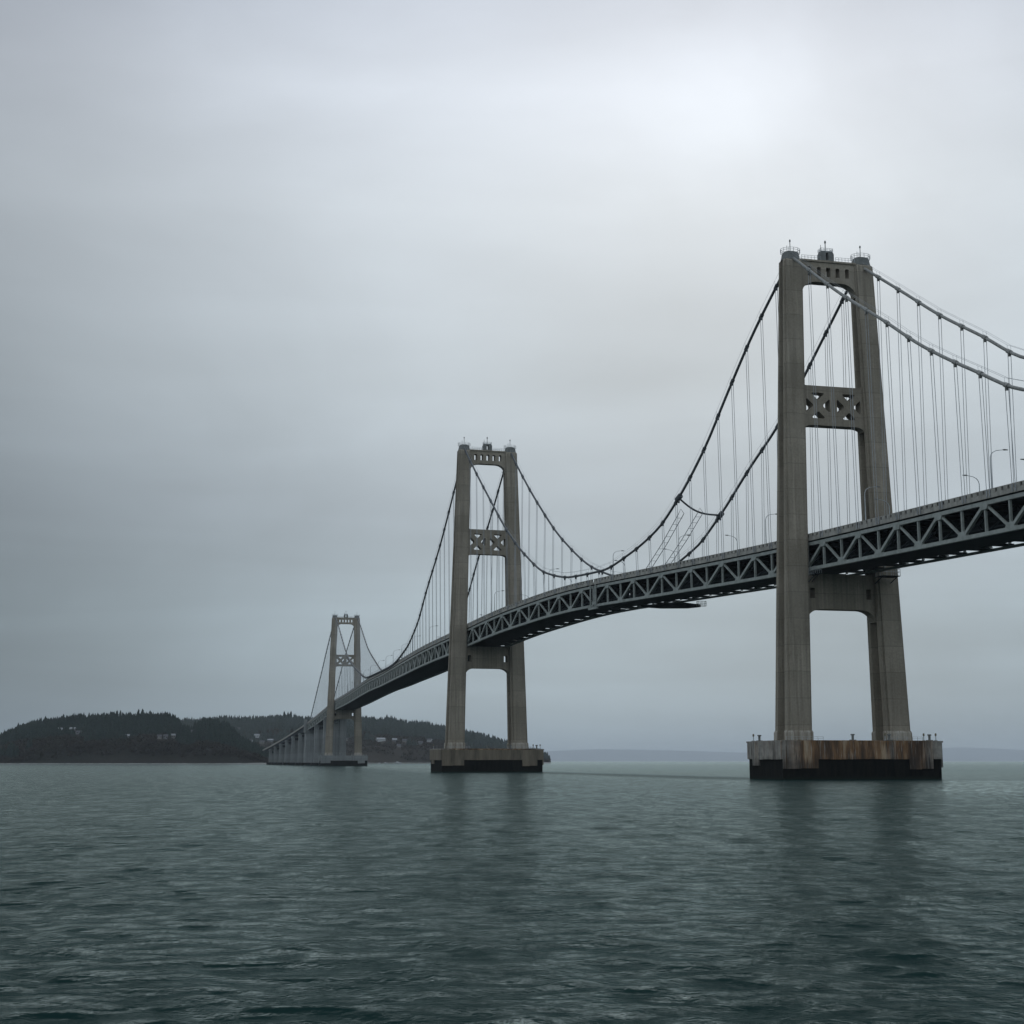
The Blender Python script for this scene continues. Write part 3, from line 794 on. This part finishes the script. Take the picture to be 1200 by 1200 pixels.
head = Land([-120, -60, -35, 0, 10, 30, 45, 60, 80, 100, 150, 190, 203, 211, 217, 223, 233, 239, 246, 262, 275, 290, 305, 322, 335, 345],
            [905, 899, 892, 875, 866, 854, 850, 847, 845, 842, 839, 839, 840, 843, 847, 854, 855, 849, 845, 846, 853, 864, 872, 883, 893, 900], 2480, 2850, 3250, 7.5, 3)
rear = Land([120, 180, 225, 262, 290, 320, 345, 380, 430, 460, 500, 530, 560, 600, 625, 640, 646, 655],
            [862, 850, 843, 842, 841, 840, 838, 843, 842, 844, 849, 854, 860, 871, 879, 885, 892, 900], 3400, 4000, 4600, 6.5, 21)
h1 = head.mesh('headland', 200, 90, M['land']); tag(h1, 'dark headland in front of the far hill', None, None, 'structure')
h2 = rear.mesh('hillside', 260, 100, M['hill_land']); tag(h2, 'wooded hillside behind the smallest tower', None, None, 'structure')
for nm, L_, x0, x1 in (('headland_beach', head, -30, 330), ('hillside_beach', rear, 335, 644)):
    n = 120; px = np.linspace(x0, x1, n); us = (px-600)/F/math.cos(PITCH); Yc = []
    for u in us:
        Ys = np.linspace(L_.shore-50, L_.shore+60, 111); Z = L_.height(u*Ys, Ys); k = np.argmax(Z > .4); Yc.append(Ys[k] if Z.max() > .4 else L_.shore)
    Yc = np.array(Yc); vs = []; 
    for off, z in ((-11, -.5), (-3, 1.0), (8, 2.2), (16, .5)): vs.append(np.stack([us*(Yc+off), Yc+off, np.full(n, z)+rng.uniform(-.2, .3, n)], 1))
    v = np.concatenate(vs); fs = [(r_*n+k, r_*n+k+1, (r_+1)*n+k+1, (r_+1)*n+k) for r_ in range(3) for k in range(n-1)]
    b = fast_mesh(nm, v, fs, M['beach'], quads=True); tag(b, None, None, None, 'structure')

# far bluffs, all but lost in the haze
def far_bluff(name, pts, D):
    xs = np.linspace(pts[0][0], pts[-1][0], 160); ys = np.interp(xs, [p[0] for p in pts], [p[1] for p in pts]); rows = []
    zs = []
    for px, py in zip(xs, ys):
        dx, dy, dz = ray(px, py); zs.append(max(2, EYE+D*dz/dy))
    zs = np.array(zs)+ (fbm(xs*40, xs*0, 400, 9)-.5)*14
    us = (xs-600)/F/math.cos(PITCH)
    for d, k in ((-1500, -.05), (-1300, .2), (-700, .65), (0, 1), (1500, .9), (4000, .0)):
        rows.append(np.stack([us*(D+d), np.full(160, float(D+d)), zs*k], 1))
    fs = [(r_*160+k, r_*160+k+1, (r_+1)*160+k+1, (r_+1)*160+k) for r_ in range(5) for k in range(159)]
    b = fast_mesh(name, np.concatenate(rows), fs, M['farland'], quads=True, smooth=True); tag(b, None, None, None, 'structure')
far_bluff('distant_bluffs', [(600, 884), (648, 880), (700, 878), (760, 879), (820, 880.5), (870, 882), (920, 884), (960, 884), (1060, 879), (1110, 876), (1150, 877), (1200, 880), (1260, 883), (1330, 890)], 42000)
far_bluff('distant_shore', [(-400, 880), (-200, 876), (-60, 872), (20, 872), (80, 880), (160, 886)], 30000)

# ---------------------------------------------------------- forest (stuff)
def conifer_arrays(n_sides=6, tiers=4, seed=1, jag=.25):
    r = np.random.default_rng(seed); V = []; T = []
    for t in range(tiers):
        z0 = .10+t*.88/tiers*.95; z1 = min(1.0, z0+.42*(1-t/tiers*.35)); rad = .20*(1-t/tiers*.82)
        b = len(V)
        for k in range(n_sides):
            a = 2*math.pi*(k+r.uniform(-.3, .3))/n_sides+t; q = rad*(1+r.uniform(-jag, jag)*1.6)
            V.append((q*math.cos(a), q*math.sin(a), z0+r.uniform(-.04, .03)))
        V.append((r.uniform(-.015, .015), r.uniform(-.015, .015), z1 if t < tiers-1 else 1.0))
        for k in range(n_sides): T.append((b+k, b+(k+1) % n_sides, b+n_sides))
    return np.array(V), np.array(T)
def bush_arrays(seed):
    r = np.random.default_rng(seed); V = []; T = []
    for k in range(16):
        d = r.normal(size=3); d /= np.linalg.norm(d); c = d*np.array([.42, .42, .38])*r.uniform(.6, 1)+np.array([0, 0, .5]); b = len(V)
        for q in range(3): V.append(c+r.normal(size=3)*.17)
        T.append((b, b+1, b+2))
    return np.array(V), np.array(T)
CON = [conifer_arrays(6, 4, s) for s in (1, 2, 3, 4, 5)]; BUS = [bush_arrays(s) for s in range(6)]
def scatter(name, pts, hs, ws, kinds, protos, mat, label, cat=None):
    Vs = []; Ts = []; b = 0
    for k in range(len(protos)):
        idx = np.where(kinds == k)[0]
        if not len(idx): continue
        V, T = protos[k]; a = rng.uniform(0, 6.28, len(idx)); c, s = np.cos(a), np.sin(a)
        X = (V[None, :, 0]*c[:, None]-V[None, :, 1]*s[:, None])*ws[idx][:, None]+pts[idx, 0][:, None]
        Y = (V[None, :, 0]*s[:, None]+V[None, :, 1]*c[:, None])*ws[idx][:, None]+pts[idx, 1][:, None]
        Z = V[None, :, 2]*hs[idx][:, None]+pts[idx, 2][:, None]
        Vs.append(np.stack([X, Y, Z], -1).reshape(-1, 3))
        Ts.append((T[None]+(np.arange(len(idx))*len(V))[:, None, None]).reshape(-1, 3)+b); b += len(idx)*len(V)
    o = fast_mesh(name, np.concatenate(Vs), np.concatenate(Ts), mat); return tag(o, label, cat, None, 'stuff')

# houses: (px, py, width m, depth m, wall height, wall, roof, land, label)
HOUSES = [
 (72, 856.5, 17, 9, 5, 'white', 'roof_pale', 'h', 'long white house with a pale roof high on the left headland'),
 (85, 856.5, 10, 8, 6, 'greywall', 'roof_pale', 'h', 'narrow grey house just right of the long white headland house'),
 (92, 858.5, 10, 7, 3.5, 'greywall', 'roof', 'h', 'low grey house with a dark roof below two pale headland houses'),
 (150, 863.5, 10, 8, 4, 'greywall', 'roof_pale', 'h', 'lone dim grey house half way along the dark headland'),
 (186, 864, 9, 8, 4, 'beige', 'roof', 'h', 'beige house at the left end of the row below the headland wood'),
 (194, 864, 8, 8, 4.5, 'greywall', 'roof', 'h', 'grey house in the middle of the row below the headland wood'),
 (203, 863.5, 11, 8, 5, 'beige', 'roof_pale', 'h', 'beige pale roofed house at the right end of the headland row'),
 (218, 860.5, 7, 7, 3.5, 'white', 'roof_pale', 'h', 'small bright house in the notch between headland and hill'),
 (227, 857.5, 11, 8, 4, 'greywall', 'roof', 'h', 'grey house above the small bright one in the notch'),
 (281, 854, 13, 8, 4, 'greywall', 'roof', 'r', 'dim grey house high on the hill left of the viaduct'),
 (301, 863, 13, 9, 6, 'white', 'roof_pale', 'r', 'bright white house above the end of the viaduct'),
 (294, 869, 11, 9, 6, 'white', 'roof', 'r', 'white house with a dark roof below the bright white one'),
 (287, 868.5, 9, 8, 4, 'greywall', 'roof', 'r', 'small grey house left of the dark roofed white house'),
 (307, 869.5, 12, 8, 3.5, 'beige', 'roof', 'r', 'low beige house close above the viaduct end'),
 (317, 867.5, 14, 8, 3.5, 'greywall', 'roof_pale', 'r', 'long low grey house right of the viaduct end houses'),
 (366, 867, 10, 8, 4, 'greywall', 'roof', 'r', 'grey house on the hill behind the anchor pier'),
 (405, 866.5, 12, 8, 4, 'beige', 'roof', 'r', 'beige house seen between the legs of the smallest tower'),
 (446, 867, 21, 10, 4.5, 'white', 'roof_pale', 'r', 'long bright white house on the hill right of the smallest tower'),
 (462, 867, 12, 9, 3.5, 'greywall', 'roof_pale', 'r', 'grey house beside the long bright white hill house'),
 (474, 868, 14, 9, 3.5, 'beige', 'roof', 'r', 'beige house mid way between the two bright hill houses'),
 (492, 870, 13, 9, 3, 'greywall', 'roof', 'r', 'low grey house just left of the right hand white hill house'),
 (503, 868, 13, 9, 5.5, 'white', 'roof', 'r', 'white gabled hill house closest to the middle tower'),
 (467, 874, 9, 8, 4, 'beige', 'roof', 'r', 'beige house lowest on the brown slope right of the smallest tower'),
 (537, 869, 9, 8, 3.5, 'greywall', 'roof', 'r', 'grey house seen just right of the middle tower left leg'),
]
def place(px, py, L_):
    dx, dy, dz = ray(px, py)
    Ys = np.linspace(L_.shore-20, L_.ridge+100, 700); X = Ys*dx/dy; Zr = EYE+Ys*dz/dy; Zt = L_.height(X, Ys)
    k = np.argmax(Zt >= Zr); 
    if Zt[k] < Zr[k]: k = int(np.argmin(np.abs(Zt-Zr)))
    return np.array([X[k], Ys[k], Zt[k]])
hp = []
for px, py, w, d, h, wm, rm, ln, lab in HOUSES:
    p = place(px, py+1.5, head if ln == 'h' else rear); hp.append((p[0], p[1], w))
    root = empty('hillside_house', p, math.atan2(p[0], p[1])*-1+random.uniform(-.5, .5)); tag(root, lab, 'house', 'houses on the far shore')
    mb = MB(); mb.loft([[(-w/2, -d/2, z), (w/2, -d/2, z), (w/2, d/2, z), (-w/2, d/2, z)] for z in (-4, h)])
    for sx in (-1, 1): mb.add([(sx*(w/2-.05), -d/2, h), (sx*(w/2-.05), d/2, h), (sx*(w/2-.05), 0, h+d*.33)], [(0, 1, 2)])
    mb.build('wall', M[wm], root)
    mb = MB(); e = .6
    for sy in (-1, 1):
        a = [(-w/2-e, sy*(d/2+e), h-.25), (w/2+e, sy*(d/2+e), h-.25), (w/2+e, 0, h+d*.36), (-w/2-e, 0, h+d*.36)]
        b = [(x, y, z-.25) for x, y, z in a]; mb.add(a+b, [(0, 1, 2, 3), (7, 6, 5, 4), (0, 4, 5, 1), (1, 5, 6, 2), (2, 6, 7, 3), (3, 7, 4, 0)])
    mb.build('roof', M[rm], root)
    nw = max(2, int(w/3.5))
    for k in range(nw):
        x = -w/2+(k+.5)*w/nw; mb = MB(); mb.box((x-.7, -d/2-.06, h*.38), (x+.7, -d/2+.1, h*.38+1.5)); mb.build('window', M['glass'], root)
hp = np.array(hp)

def cleared(P):
    ok = np.ones(len(P), bool)
    for x, y, w in hp:
        r = math.hypot(x, y); ux, uy = x/r, y/r
        dx = P[:, 0]-x; dy = P[:, 1]-y; al = dx*ux+dy*uy; ac = np.abs(dx*uy-dy*ux)
        ok &= ~((al > -75) & (al < 8) & (ac < w*.5+1.0))
    return ok
def land_points(L_, n, u0, u1, y0, y1, seed):
    r = np.random.default_rng(seed); Y = r.uniform(y0, y1, n); U = r.uniform(u0, u1, n); X = U*Y
    return np.stack([X, Y, L_.height(X, Y)], 1)
uf = lambda px: (px-600)/F/math.cos(PITCH)
FOR = []
for nm, L_, n, x0, x1, split, tall in (('headland', head, 9500, -45, 330, .34, 20), ('hill', rear, 13000, 130, 645, .42, 22)):
    P = land_points(L_, n, uf(x0), uf(x1), L_.shore+12, L_.ridge+60, 31 if nm == 'hill' else 30)
    crest = land_points(L_, n//7, uf(x0), uf(x1), L_.ridge-40, L_.ridge+30, 77)
    P = np.concatenate([P, crest])
    P = P[P[:, 2] > 2.0]; P = P[cleared(P)]
    t = (P[:, 1]-L_.shore)/(L_.ridge-L_.shore)
    clump = fbm(P[:, 0], P[:, 1], 70, 55 if nm == 'hill' else 44)
    fir = (t+(clump-.5)*1.1) > split
    Pf = P[fir]; hf = tall*(.5+.62*rng.random(len(Pf))**1.7)*(.65+.7*fbm(Pf[:, 0], Pf[:, 1], 45, 91)); wf = 7.0+hf*.32*(.7+.6*rng.random(len(Pf)))
    Pf[:, 2] -= .8
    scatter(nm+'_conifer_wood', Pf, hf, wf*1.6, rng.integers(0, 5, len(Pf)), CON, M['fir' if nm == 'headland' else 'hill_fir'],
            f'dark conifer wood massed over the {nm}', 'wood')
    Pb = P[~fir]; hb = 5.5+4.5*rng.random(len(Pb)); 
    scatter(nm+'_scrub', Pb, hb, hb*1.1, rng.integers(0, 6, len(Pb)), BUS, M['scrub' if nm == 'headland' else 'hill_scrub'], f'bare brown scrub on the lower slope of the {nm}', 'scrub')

# conifers standing clear on the skyline, one by one
def tree_mesh(seed):
    V, T = conifer_arrays(8, 6, seed, .45); me = bpy.data.meshes.new('crown')
    me.from_pydata([tuple(v) for v in V], [], [tuple(int(i) for i in t) for t in T]); me.materials.append(M['fir']); return me
crowns = [tree_mesh(s) for s in range(20, 26)]
mb = MB(); mb.tube([(0, 0, -.05), (0, 0, .5)], [.02, .012], 6); tk = mb.build('trunk', M['bark']); trunk_me = tk.data; bpy.data.objects.remove(tk)
def sky_tree(px, L_, hgt, lab, grp, seed):
    u = uf(px); Y = L_.ridge+random.uniform(-14, 6); X = u*Y; z = float(L_.height(X, Y))
    root = empty('pine_tree', (X, Y, z-.5), random.uniform(0, 6)); tag(root, lab, 'tree', grp)
    for nm, me in (('crown', crowns[seed % 6]), ('trunk', trunk_me)):
        o = bpy.data.objects.new(nm, me); COL.objects.link(o); o.parent = root
        o.scale = (hgt*1.1, hgt*1.1, hgt) if nm == 'crown' else (hgt, hgt, hgt)
for k, px in enumerate([17, 24, 35, 37, 48, 53, 58, 66, 68, 80, 86, 93, 100, 106, 113, 122, 128, 135, 141, 148, 155, 163, 172, 176, 183, 191, 198, 206, 211, 219, 241, 247, 255, 260]):
    big = px in (35, 66, 86, 148, 172, 176, 206)
    sky_tree(px+random.uniform(-.8, .8), head, random.uniform(24, 27) if big else random.uniform(17, 22),
             'dark conifer with its tip clear on the skyline of the left headland' if not big else 'taller conifer spiking above its neighbours on the headland skyline',
             'conifers along the headland skyline' if not big else 'tallest conifers on the headland skyline', k)
for k, px in enumerate([226, 234, 268, 278, 288, 297, 306, 316, 326, 334, 340, 343, 347, 352, 428, 434, 440, 449, 457, 463, 470, 478, 486, 494, 501, 509, 516, 546, 552, 556, 561, 567, 573, 579, 585, 589]):
    big = px in (340, 343, 347, 457, 463)
    sky_tree(px+random.uniform(-1, 1), rear, random.uniform(28, 31) if big else random.uniform(19, 25),
             'hazy conifer with its tip clear on the skyline of the far hill' if not big else 'taller hazy conifer spiking above the far hill skyline',
             'conifers along the far hill skyline' if not big else 'tallest conifers on the far hill skyline', k+3)

# moored boats by the far shore
def boat(px, L_, ln, lab, off):
    u = uf(px); Ys = np.linspace(L_.shore-60, L_.shore+80, 141); k = int(np.argmax(L_.height(u*Ys, Ys) > .3)); Y = Ys[k]-off
    root = empty('moored_boat', (u*Y, Y, 0), random.uniform(-.3, .3)); tag(root, lab, 'boat', 'white boats moored below the hill')
    mb = MB(); R = []
    for x, w in ((-.5, .13), (-.2, .16), (.15, .15), (.4, .07), (.5, .01)):
        R.append([(x*ln, -w*ln*.6, -.3), (x*ln, w*ln*.6, -.3), (x*ln, w*ln, ln*.12+.2*max(0, x)*ln*.2), (x*ln, -w*ln, ln*.12+.2*max(0, x)*ln*.2)])
    mb.loft(R); mb.build('hull', M['white'], root)
    mb = MB(); mb.loft([[(-.25*ln, -.1*ln, ln*.11), (.15*ln, -.08*ln, ln*.11), (.15*ln, .08*ln, ln*.11), (-.25*ln, .1*ln, ln*.11)],
                        [(-.2*ln, -.08*ln, ln*.25), (.05*ln, -.06*ln, ln*.25), (.05*ln, .06*ln, ln*.25), (-.2*ln, .08*ln, ln*.25)]]); mb.build('cabin', M['white'], root)
for px, ln, lab, off in ((449, 7, 'smallest white boat nearest the smallest tower caisson', 25), (456, 11, 'mid sized white boat between the smallest and the longest boat', 30),
                    (470, 17, 'longest white boat, moored midway between the two far caissons', 34), (508, 8, 'small white boat close to the left of the middle caisson', 25)):
    boat(px, rear, ln, lab, off)

# ---------------------------------------------------------------- water
def waves():
    r0 = np.concatenate([np.linspace(3, 22, 12)[:-1], np.geomspace(22, 2600, 860), np.geomspace(2700, 55000, 28)])
    th_f = np.radians(np.linspace(-30, 34, 660)); th_c = np.radians(np.linspace(34, 330, 60))[1:-1]
    th = np.concatenate([th_f, th_c]); nr, nt = len(r0), len(th)
    R, A = np.meshgrid(r0, th, indexing='ij'); X = R*np.sin(A); Y = R*np.cos(A); Z = np.zeros_like(X)
    DX = np.zeros_like(X); DY = np.zeros_like(X)
    dr = np.gradient(r0)[:, None]; dth = np.full(nt, np.radians(64/660)); dth[660:] = np.radians(5)
    cell = np.maximum(dr, 0) + R*dth[None, :]*.6
    g = np.random.default_rng(5)
    nw = 90
    lam = np.geomspace(.55, 15, nw)
    patch = fbm(X+4000, Y*1.0+300, 60, 70)*.9+.35*fbm(X+900, Y+50, 14, 73)
    for l in lam:
        l = l*g.uniform(.93, 1.07); a = math.radians(200+g.normal()*38); k = 2*math.pi/l
        amp = .0036*l if l < 3 else .0036*3*(3/l)**.35
        amp *= g.uniform(.5, 1.5)
        kx, ky = k*math.sin(a), k*math.cos(a); ph = kx*X+ky*Y+g.uniform(0, 6.28)
        fade = np.clip((l/cell-2.2)/2.5, 0, 1)*(patch*.7+.5)
        Z += amp*fade*np.cos(ph)
        DX += -.7*amp*fade*math.sin(a)*np.sin(ph); DY += -.7*amp*fade*math.cos(a)*np.sin(ph)
    v = np.stack([X+DX, Y+DY, Z], -1).reshape(-1, 3)
    i, j = np.meshgrid(np.arange(nr-1), np.arange(nt), indexing='ij'); j2 = (j+1) % nt
    q = np.stack([i*nt+j, (i+1)*nt+j, (i+1)*nt+j2, i*nt+j2], -1).reshape(-1, 4)
    c = len(v); v = np.concatenate([v, [[0, 0, 0]]])
    jj = np.arange(nt); tri = np.stack([np.full(nt, c), jj, (jj+1) % nt], 1)
    me_tris = np.concatenate([q[:, [0, 3, 2]], q[:, [0, 2, 1]], tri[:, [0, 2, 1]]])
    return v, me_tris
def mat_water():
    n = NT('grey green sea water')
    def tex(sx_, sy_, det=4, rot=.0, loc=0):
        tc = n.n('ShaderNodeTexCoord'); mp = n.n('ShaderNodeMapping'); mp.inputs['Scale'].default_value = (sx_, sy_, 1)
        mp.inputs['Rotation'].default_value = (0, 0, rot); mp.inputs['Location'].default_value = (loc, loc*.7, 0)
        n.l(tc.outputs['Object'], mp.inputs['Vector']); return n.noise(mp.outputs['Vector'], 1.0, det, .6, .3)
    h0 = tex(4.5, 4.5, 5); h1 = tex(1.3, 1.5, 4, .3, 7); h2 = tex(.75, .42, 5, -.12, 3); h3 = tex(.28, .10, 5, .08, 9); h4 = tex(.05, .009, 4, -.05, 5)
    h = n.math('MULTIPLY', h0, .055)
    for t_, k_ in ((h1, .11), (h2, .19), (h3, .50), (h4, 2.6)): h = n.math('ADD', h, n.math('MULTIPLY', t_, k_))
    gust = tex(.006, .0035, 4, .3, 2)
    bp = n.n('ShaderNodeBump'); bp.inputs['Distance'].default_value = 1.0
    n.l(h, bp.inputs['Height']); n.l(n.math('MULTIPLY_ADD', n.smooth(gust, .3, .7), .35, .65), bp.inputs['Strength'])
    fr = n.n('ShaderNodeFresnel'); fr.inputs['IOR'].default_value = 1.333; n.l(bp.outputs[0], fr.inputs['Normal'])
    # foam-free chop: little patches of steeper and flatter water
    f1 = tex(5.0, 4.5, 5, .1, 21); f2 = tex(2.0, 1.3, 6, .55, 12); f3 = tex(.8, .36, 6, -.45, 15); f4 = tex(.3, .09, 6, .35, 18)
    facets = n.math('ADD', n.math('ADD', n.math('MULTIPLY', f2, .28), n.math('MULTIPLY', f3, .27)), n.math('ADD', n.math('MULTIPLY', f4, .25), n.math('MULTIPLY', h2, .20)))
    facets = n.math('ADD', n.math('MULTIPLY', facets, .75), n.math('MULTIPLY', f1, .25))
    k = n.math('MULTIPLY', n.math('MULTIPLY_ADD', n.smooth(facets, .42, .58), .38, .37), n.math('MULTIPLY_ADD', gust, .5, .75))
    # lower glossy weight in a band running from caisson to caisson
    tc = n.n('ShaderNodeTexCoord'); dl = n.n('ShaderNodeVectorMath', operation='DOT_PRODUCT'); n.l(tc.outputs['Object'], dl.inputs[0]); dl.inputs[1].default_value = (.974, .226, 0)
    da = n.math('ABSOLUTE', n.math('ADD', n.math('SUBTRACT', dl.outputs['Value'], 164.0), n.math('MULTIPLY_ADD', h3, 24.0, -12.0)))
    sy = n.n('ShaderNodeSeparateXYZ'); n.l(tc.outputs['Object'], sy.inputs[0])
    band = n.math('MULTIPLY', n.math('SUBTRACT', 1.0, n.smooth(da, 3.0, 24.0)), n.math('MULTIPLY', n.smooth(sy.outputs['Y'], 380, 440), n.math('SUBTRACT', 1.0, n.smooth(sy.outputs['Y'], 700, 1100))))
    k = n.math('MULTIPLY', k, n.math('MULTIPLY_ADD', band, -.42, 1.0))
    sparkle = n.math('MULTIPLY', n.math('MULTIPLY', n.smooth(sy.outputs['Y'], 190, 270), n.math('SUBTRACT', 1.0, n.smooth(sy.outputs['Y'], 380, 405))), n.math('MULTIPLY', n.smooth(sy.outputs['X'], 35, 75), n.smooth(f3, .40, .62)))  # sparkle right of the near caisson, painted in as extra gloss
    k = n.math('MULTIPLY', k, n.math('MULTIPLY_ADD', sparkle, .55, 1.0))
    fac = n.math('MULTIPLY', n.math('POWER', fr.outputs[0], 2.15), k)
    d = n.n('ShaderNodeBsdfDiffuse'); d.inputs['Color'].default_value = (.008, .0225, .021, 1)
    g = n.n('ShaderNodeBsdfGlossy'); g.inputs['Color'].default_value = (.82, .965, .965, 1); g.inputs['Roughness'].default_value = .13
    n.l(bp.outputs[0], g.inputs['Normal'])
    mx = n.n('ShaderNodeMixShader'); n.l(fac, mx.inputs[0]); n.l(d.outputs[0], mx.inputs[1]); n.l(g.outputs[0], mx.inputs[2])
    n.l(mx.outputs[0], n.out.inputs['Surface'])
    return n.m
wv, wt = waves()
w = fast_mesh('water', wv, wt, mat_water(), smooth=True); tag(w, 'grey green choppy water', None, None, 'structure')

# ----------------------------------------------------------------- haze
HZ = 1.0
nh = NT('sea haze'); pv = nh.n('ShaderNodeVolumePrincipled'); pv.inputs['Color'].default_value = (.84, .93, 1.0, 1)
pv.inputs['Density'].default_value = 2.9e-5; pv.inputs['Anisotropy'].default_value = .2
nh.l(pv.outputs[0], nh.out.inputs['Volume'])
mb = MB(); mb.box((-58000, -58000, -8), (58000, 58000, 370)); hz = mb.build('haze', nh.m); tag(hz, 'thin grey sea haze over the water', 'haze', None, 'stuff')

# ------------------------------------------------------------------ sky
sun_az, sun_el = math.radians(8.8), math.radians(25.0)     # azimuth to the right of +Y
world = bpy.data.worlds.new('World'); scene.world = world; world.use_nodes = True
wt_ = world.node_tree; wt_.nodes.clear()
class W(NT):
    def __init__(self): self.t = wt_; self.out = self.n('ShaderNodeOutputWorld')
n = W()
sky = n.n('ShaderNodeTexSky', sky_type='NISHITA'); sky.sun_disc = False
sky.sun_elevation = sun_el; sky.sun_rotation = sun_az; sky.dust_density = 3.0; sky.air_density = 1.2
tc = n.n('ShaderNodeTexCoord'); dirv = tc.outputs['Generated']
sx = n.n('ShaderNodeSeparateXYZ'); n.l(dirv, sx.inputs[0]); z = sx.outputs['Z']
def lin(c): return tuple(((x/255+.055)/1.055)**2.4 if x/255 > .04045 else x/255/12.92 for x in c)
base = n.ramp(z, [(.0, lin((139, 158, 171))), (.035, lin((148, 166, 177))), (.10, lin((156, 173, 184))), (.165, lin((167, 181, 192))),
                  (.25, lin((182, 194, 203))), (.36, lin((200, 210, 219))), (.43, lin((204, 213, 224))), (.49, lin((190, 199, 212))), (.75, lin((180, 192, 208)))])
# thick soft cloud, drawn out into bands near the horizon
def mapv(scale, loc=(0, 0, 0), rot=(0, 0, 0)):
    m = n.n('ShaderNodeMapping'); m.inputs['Scale'].default_value = scale; m.inputs['Location'].default_value = loc; m.inputs['Rotation'].default_value = rot
    n.l(dirv, m.inputs['Vector']); return m.outputs['Vector']
c1 = n.noise(mapv((2.0, 2.0, 3.4), (.3, 1.7, .4), (0, .5, 0)), 1.3, 7, .48, .4)
c2 = n.noise(mapv((1.5, 1.5, 13.0), (4.1, 2.2, 1.0)), 1.6, 4, .5, .3)
c3 = n.noise(mapv((3.0, 3.0, 3.0), (1.1, .2, 3.0)), .9, 3, .5, .3)
m1 = n.math('MULTIPLY_ADD', c1, .78, .60); low = n.math('MULTIPLY_ADD', n.math('SUBTRACT', 1.0, n.smooth(z, .05, .32)), .40, .14)
m2 = n.math('MULTIPLY_ADD', n.math('SUBTRACT', c2, .5), low, 1.0); m3 = n.math('MULTIPLY_ADD', c3, .24, .88)
mul = n.math('MULTIPLY', n.math('MULTIPLY', m1, m2), m3)
# side variation: darker towards the left
side = n.math('MAXIMUM', n.smooth(sx.outputs['X'], -.48, .0), n.math('SUBTRACT', 1.0, n.smooth(sx.outputs['Y'], .2, .8)))
mul = n.math('MULTIPLY', mul, n.math('MULTIPLY_ADD', side, .51, .49))
# veiled sun behind the cloud
sd = (math.sin(sun_az)*math.cos(sun_el), math.cos(sun_az)*math.cos(sun_el), math.sin(sun_el))
dp = n.n('ShaderNodeVectorMath', operation='DOT_PRODUCT'); n.l(dirv, dp.inputs[0]); dp.inputs[1].default_value = sd
ang = n.math('ARCCOSINE', n.math('MINIMUM', dp.outputs['Value'], .99999))
back_fill = n.n('ShaderNodeVectorMath', operation='DOT_PRODUCT'); n.l(dirv, back_fill.inputs[0]); back_fill.inputs[1].default_value = (-.40, -.88, .25)  # unseen brighter sky behind the camera, added to light the tower faces
mul = n.math('MULTIPLY', mul, n.math('MULTIPLY_ADD', n.smooth(back_fill.outputs['Value'], .1, .9), .75, 1.0))
g1 = n.math('POWER', 2.718, n.math('MULTIPLY', n.math('MULTIPLY', ang, ang), -1/(.06**2)))
g2 = n.math('POWER', 2.718, n.math('MULTIPLY', n.math('MULTIPLY', ang, ang), -1/(.24**2)))
glow = n.math('ADD', n.math('MULTIPLY', g1, .11), n.math('MULTIPLY', g2, .05))
glow = n.math('MULTIPLY', glow, n.math('MULTIPLY_ADD', c1, .8, .6))
mul = n.math('MULTIPLY', mul, n.math('ADD', 1.0, glow))
# neutral-to-bright factor, lifted to physical sky units (x10, background strength 0.1)
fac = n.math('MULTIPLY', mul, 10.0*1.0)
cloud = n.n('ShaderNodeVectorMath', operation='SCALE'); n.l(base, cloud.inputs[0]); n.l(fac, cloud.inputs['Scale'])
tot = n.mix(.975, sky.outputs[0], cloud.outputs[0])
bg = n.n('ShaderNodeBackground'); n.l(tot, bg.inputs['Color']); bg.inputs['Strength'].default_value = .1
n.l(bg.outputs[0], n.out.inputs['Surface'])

sl = bpy.data.lights.new('sun', 'SUN'); sl.energy = .5; sl.angle = math.radians(80); sl.color = (1, .96, .9)
so = bpy.data.objects.new('sun', sl); COL.objects.link(so)
so.rotation_euler = Vector(sd).to_track_quat('Z', 'Y').to_euler()

# --------------------------------------------------------------- camera
cd = bpy.data.cameras.new('camera'); cam = bpy.data.objects.new('camera', cd); COL.objects.link(cam)
cam.location = (0, 0, EYE); cam.rotation_euler = (math.pi/2+PITCH, 0, 0)
cd.sensor_width = 36; cd.lens = 36*F/1200; cd.clip_start = .5; cd.clip_end = 120000
scene.camera = cam
scene.view_settings.view_transform = 'Standard'; scene.view_settings.look = 'None'
scene.view_settings.exposure = 0; scene.view_settings.gamma = 1
scene.cycles.volume_bounces = 0; scene.cycles.max_bounces = 5
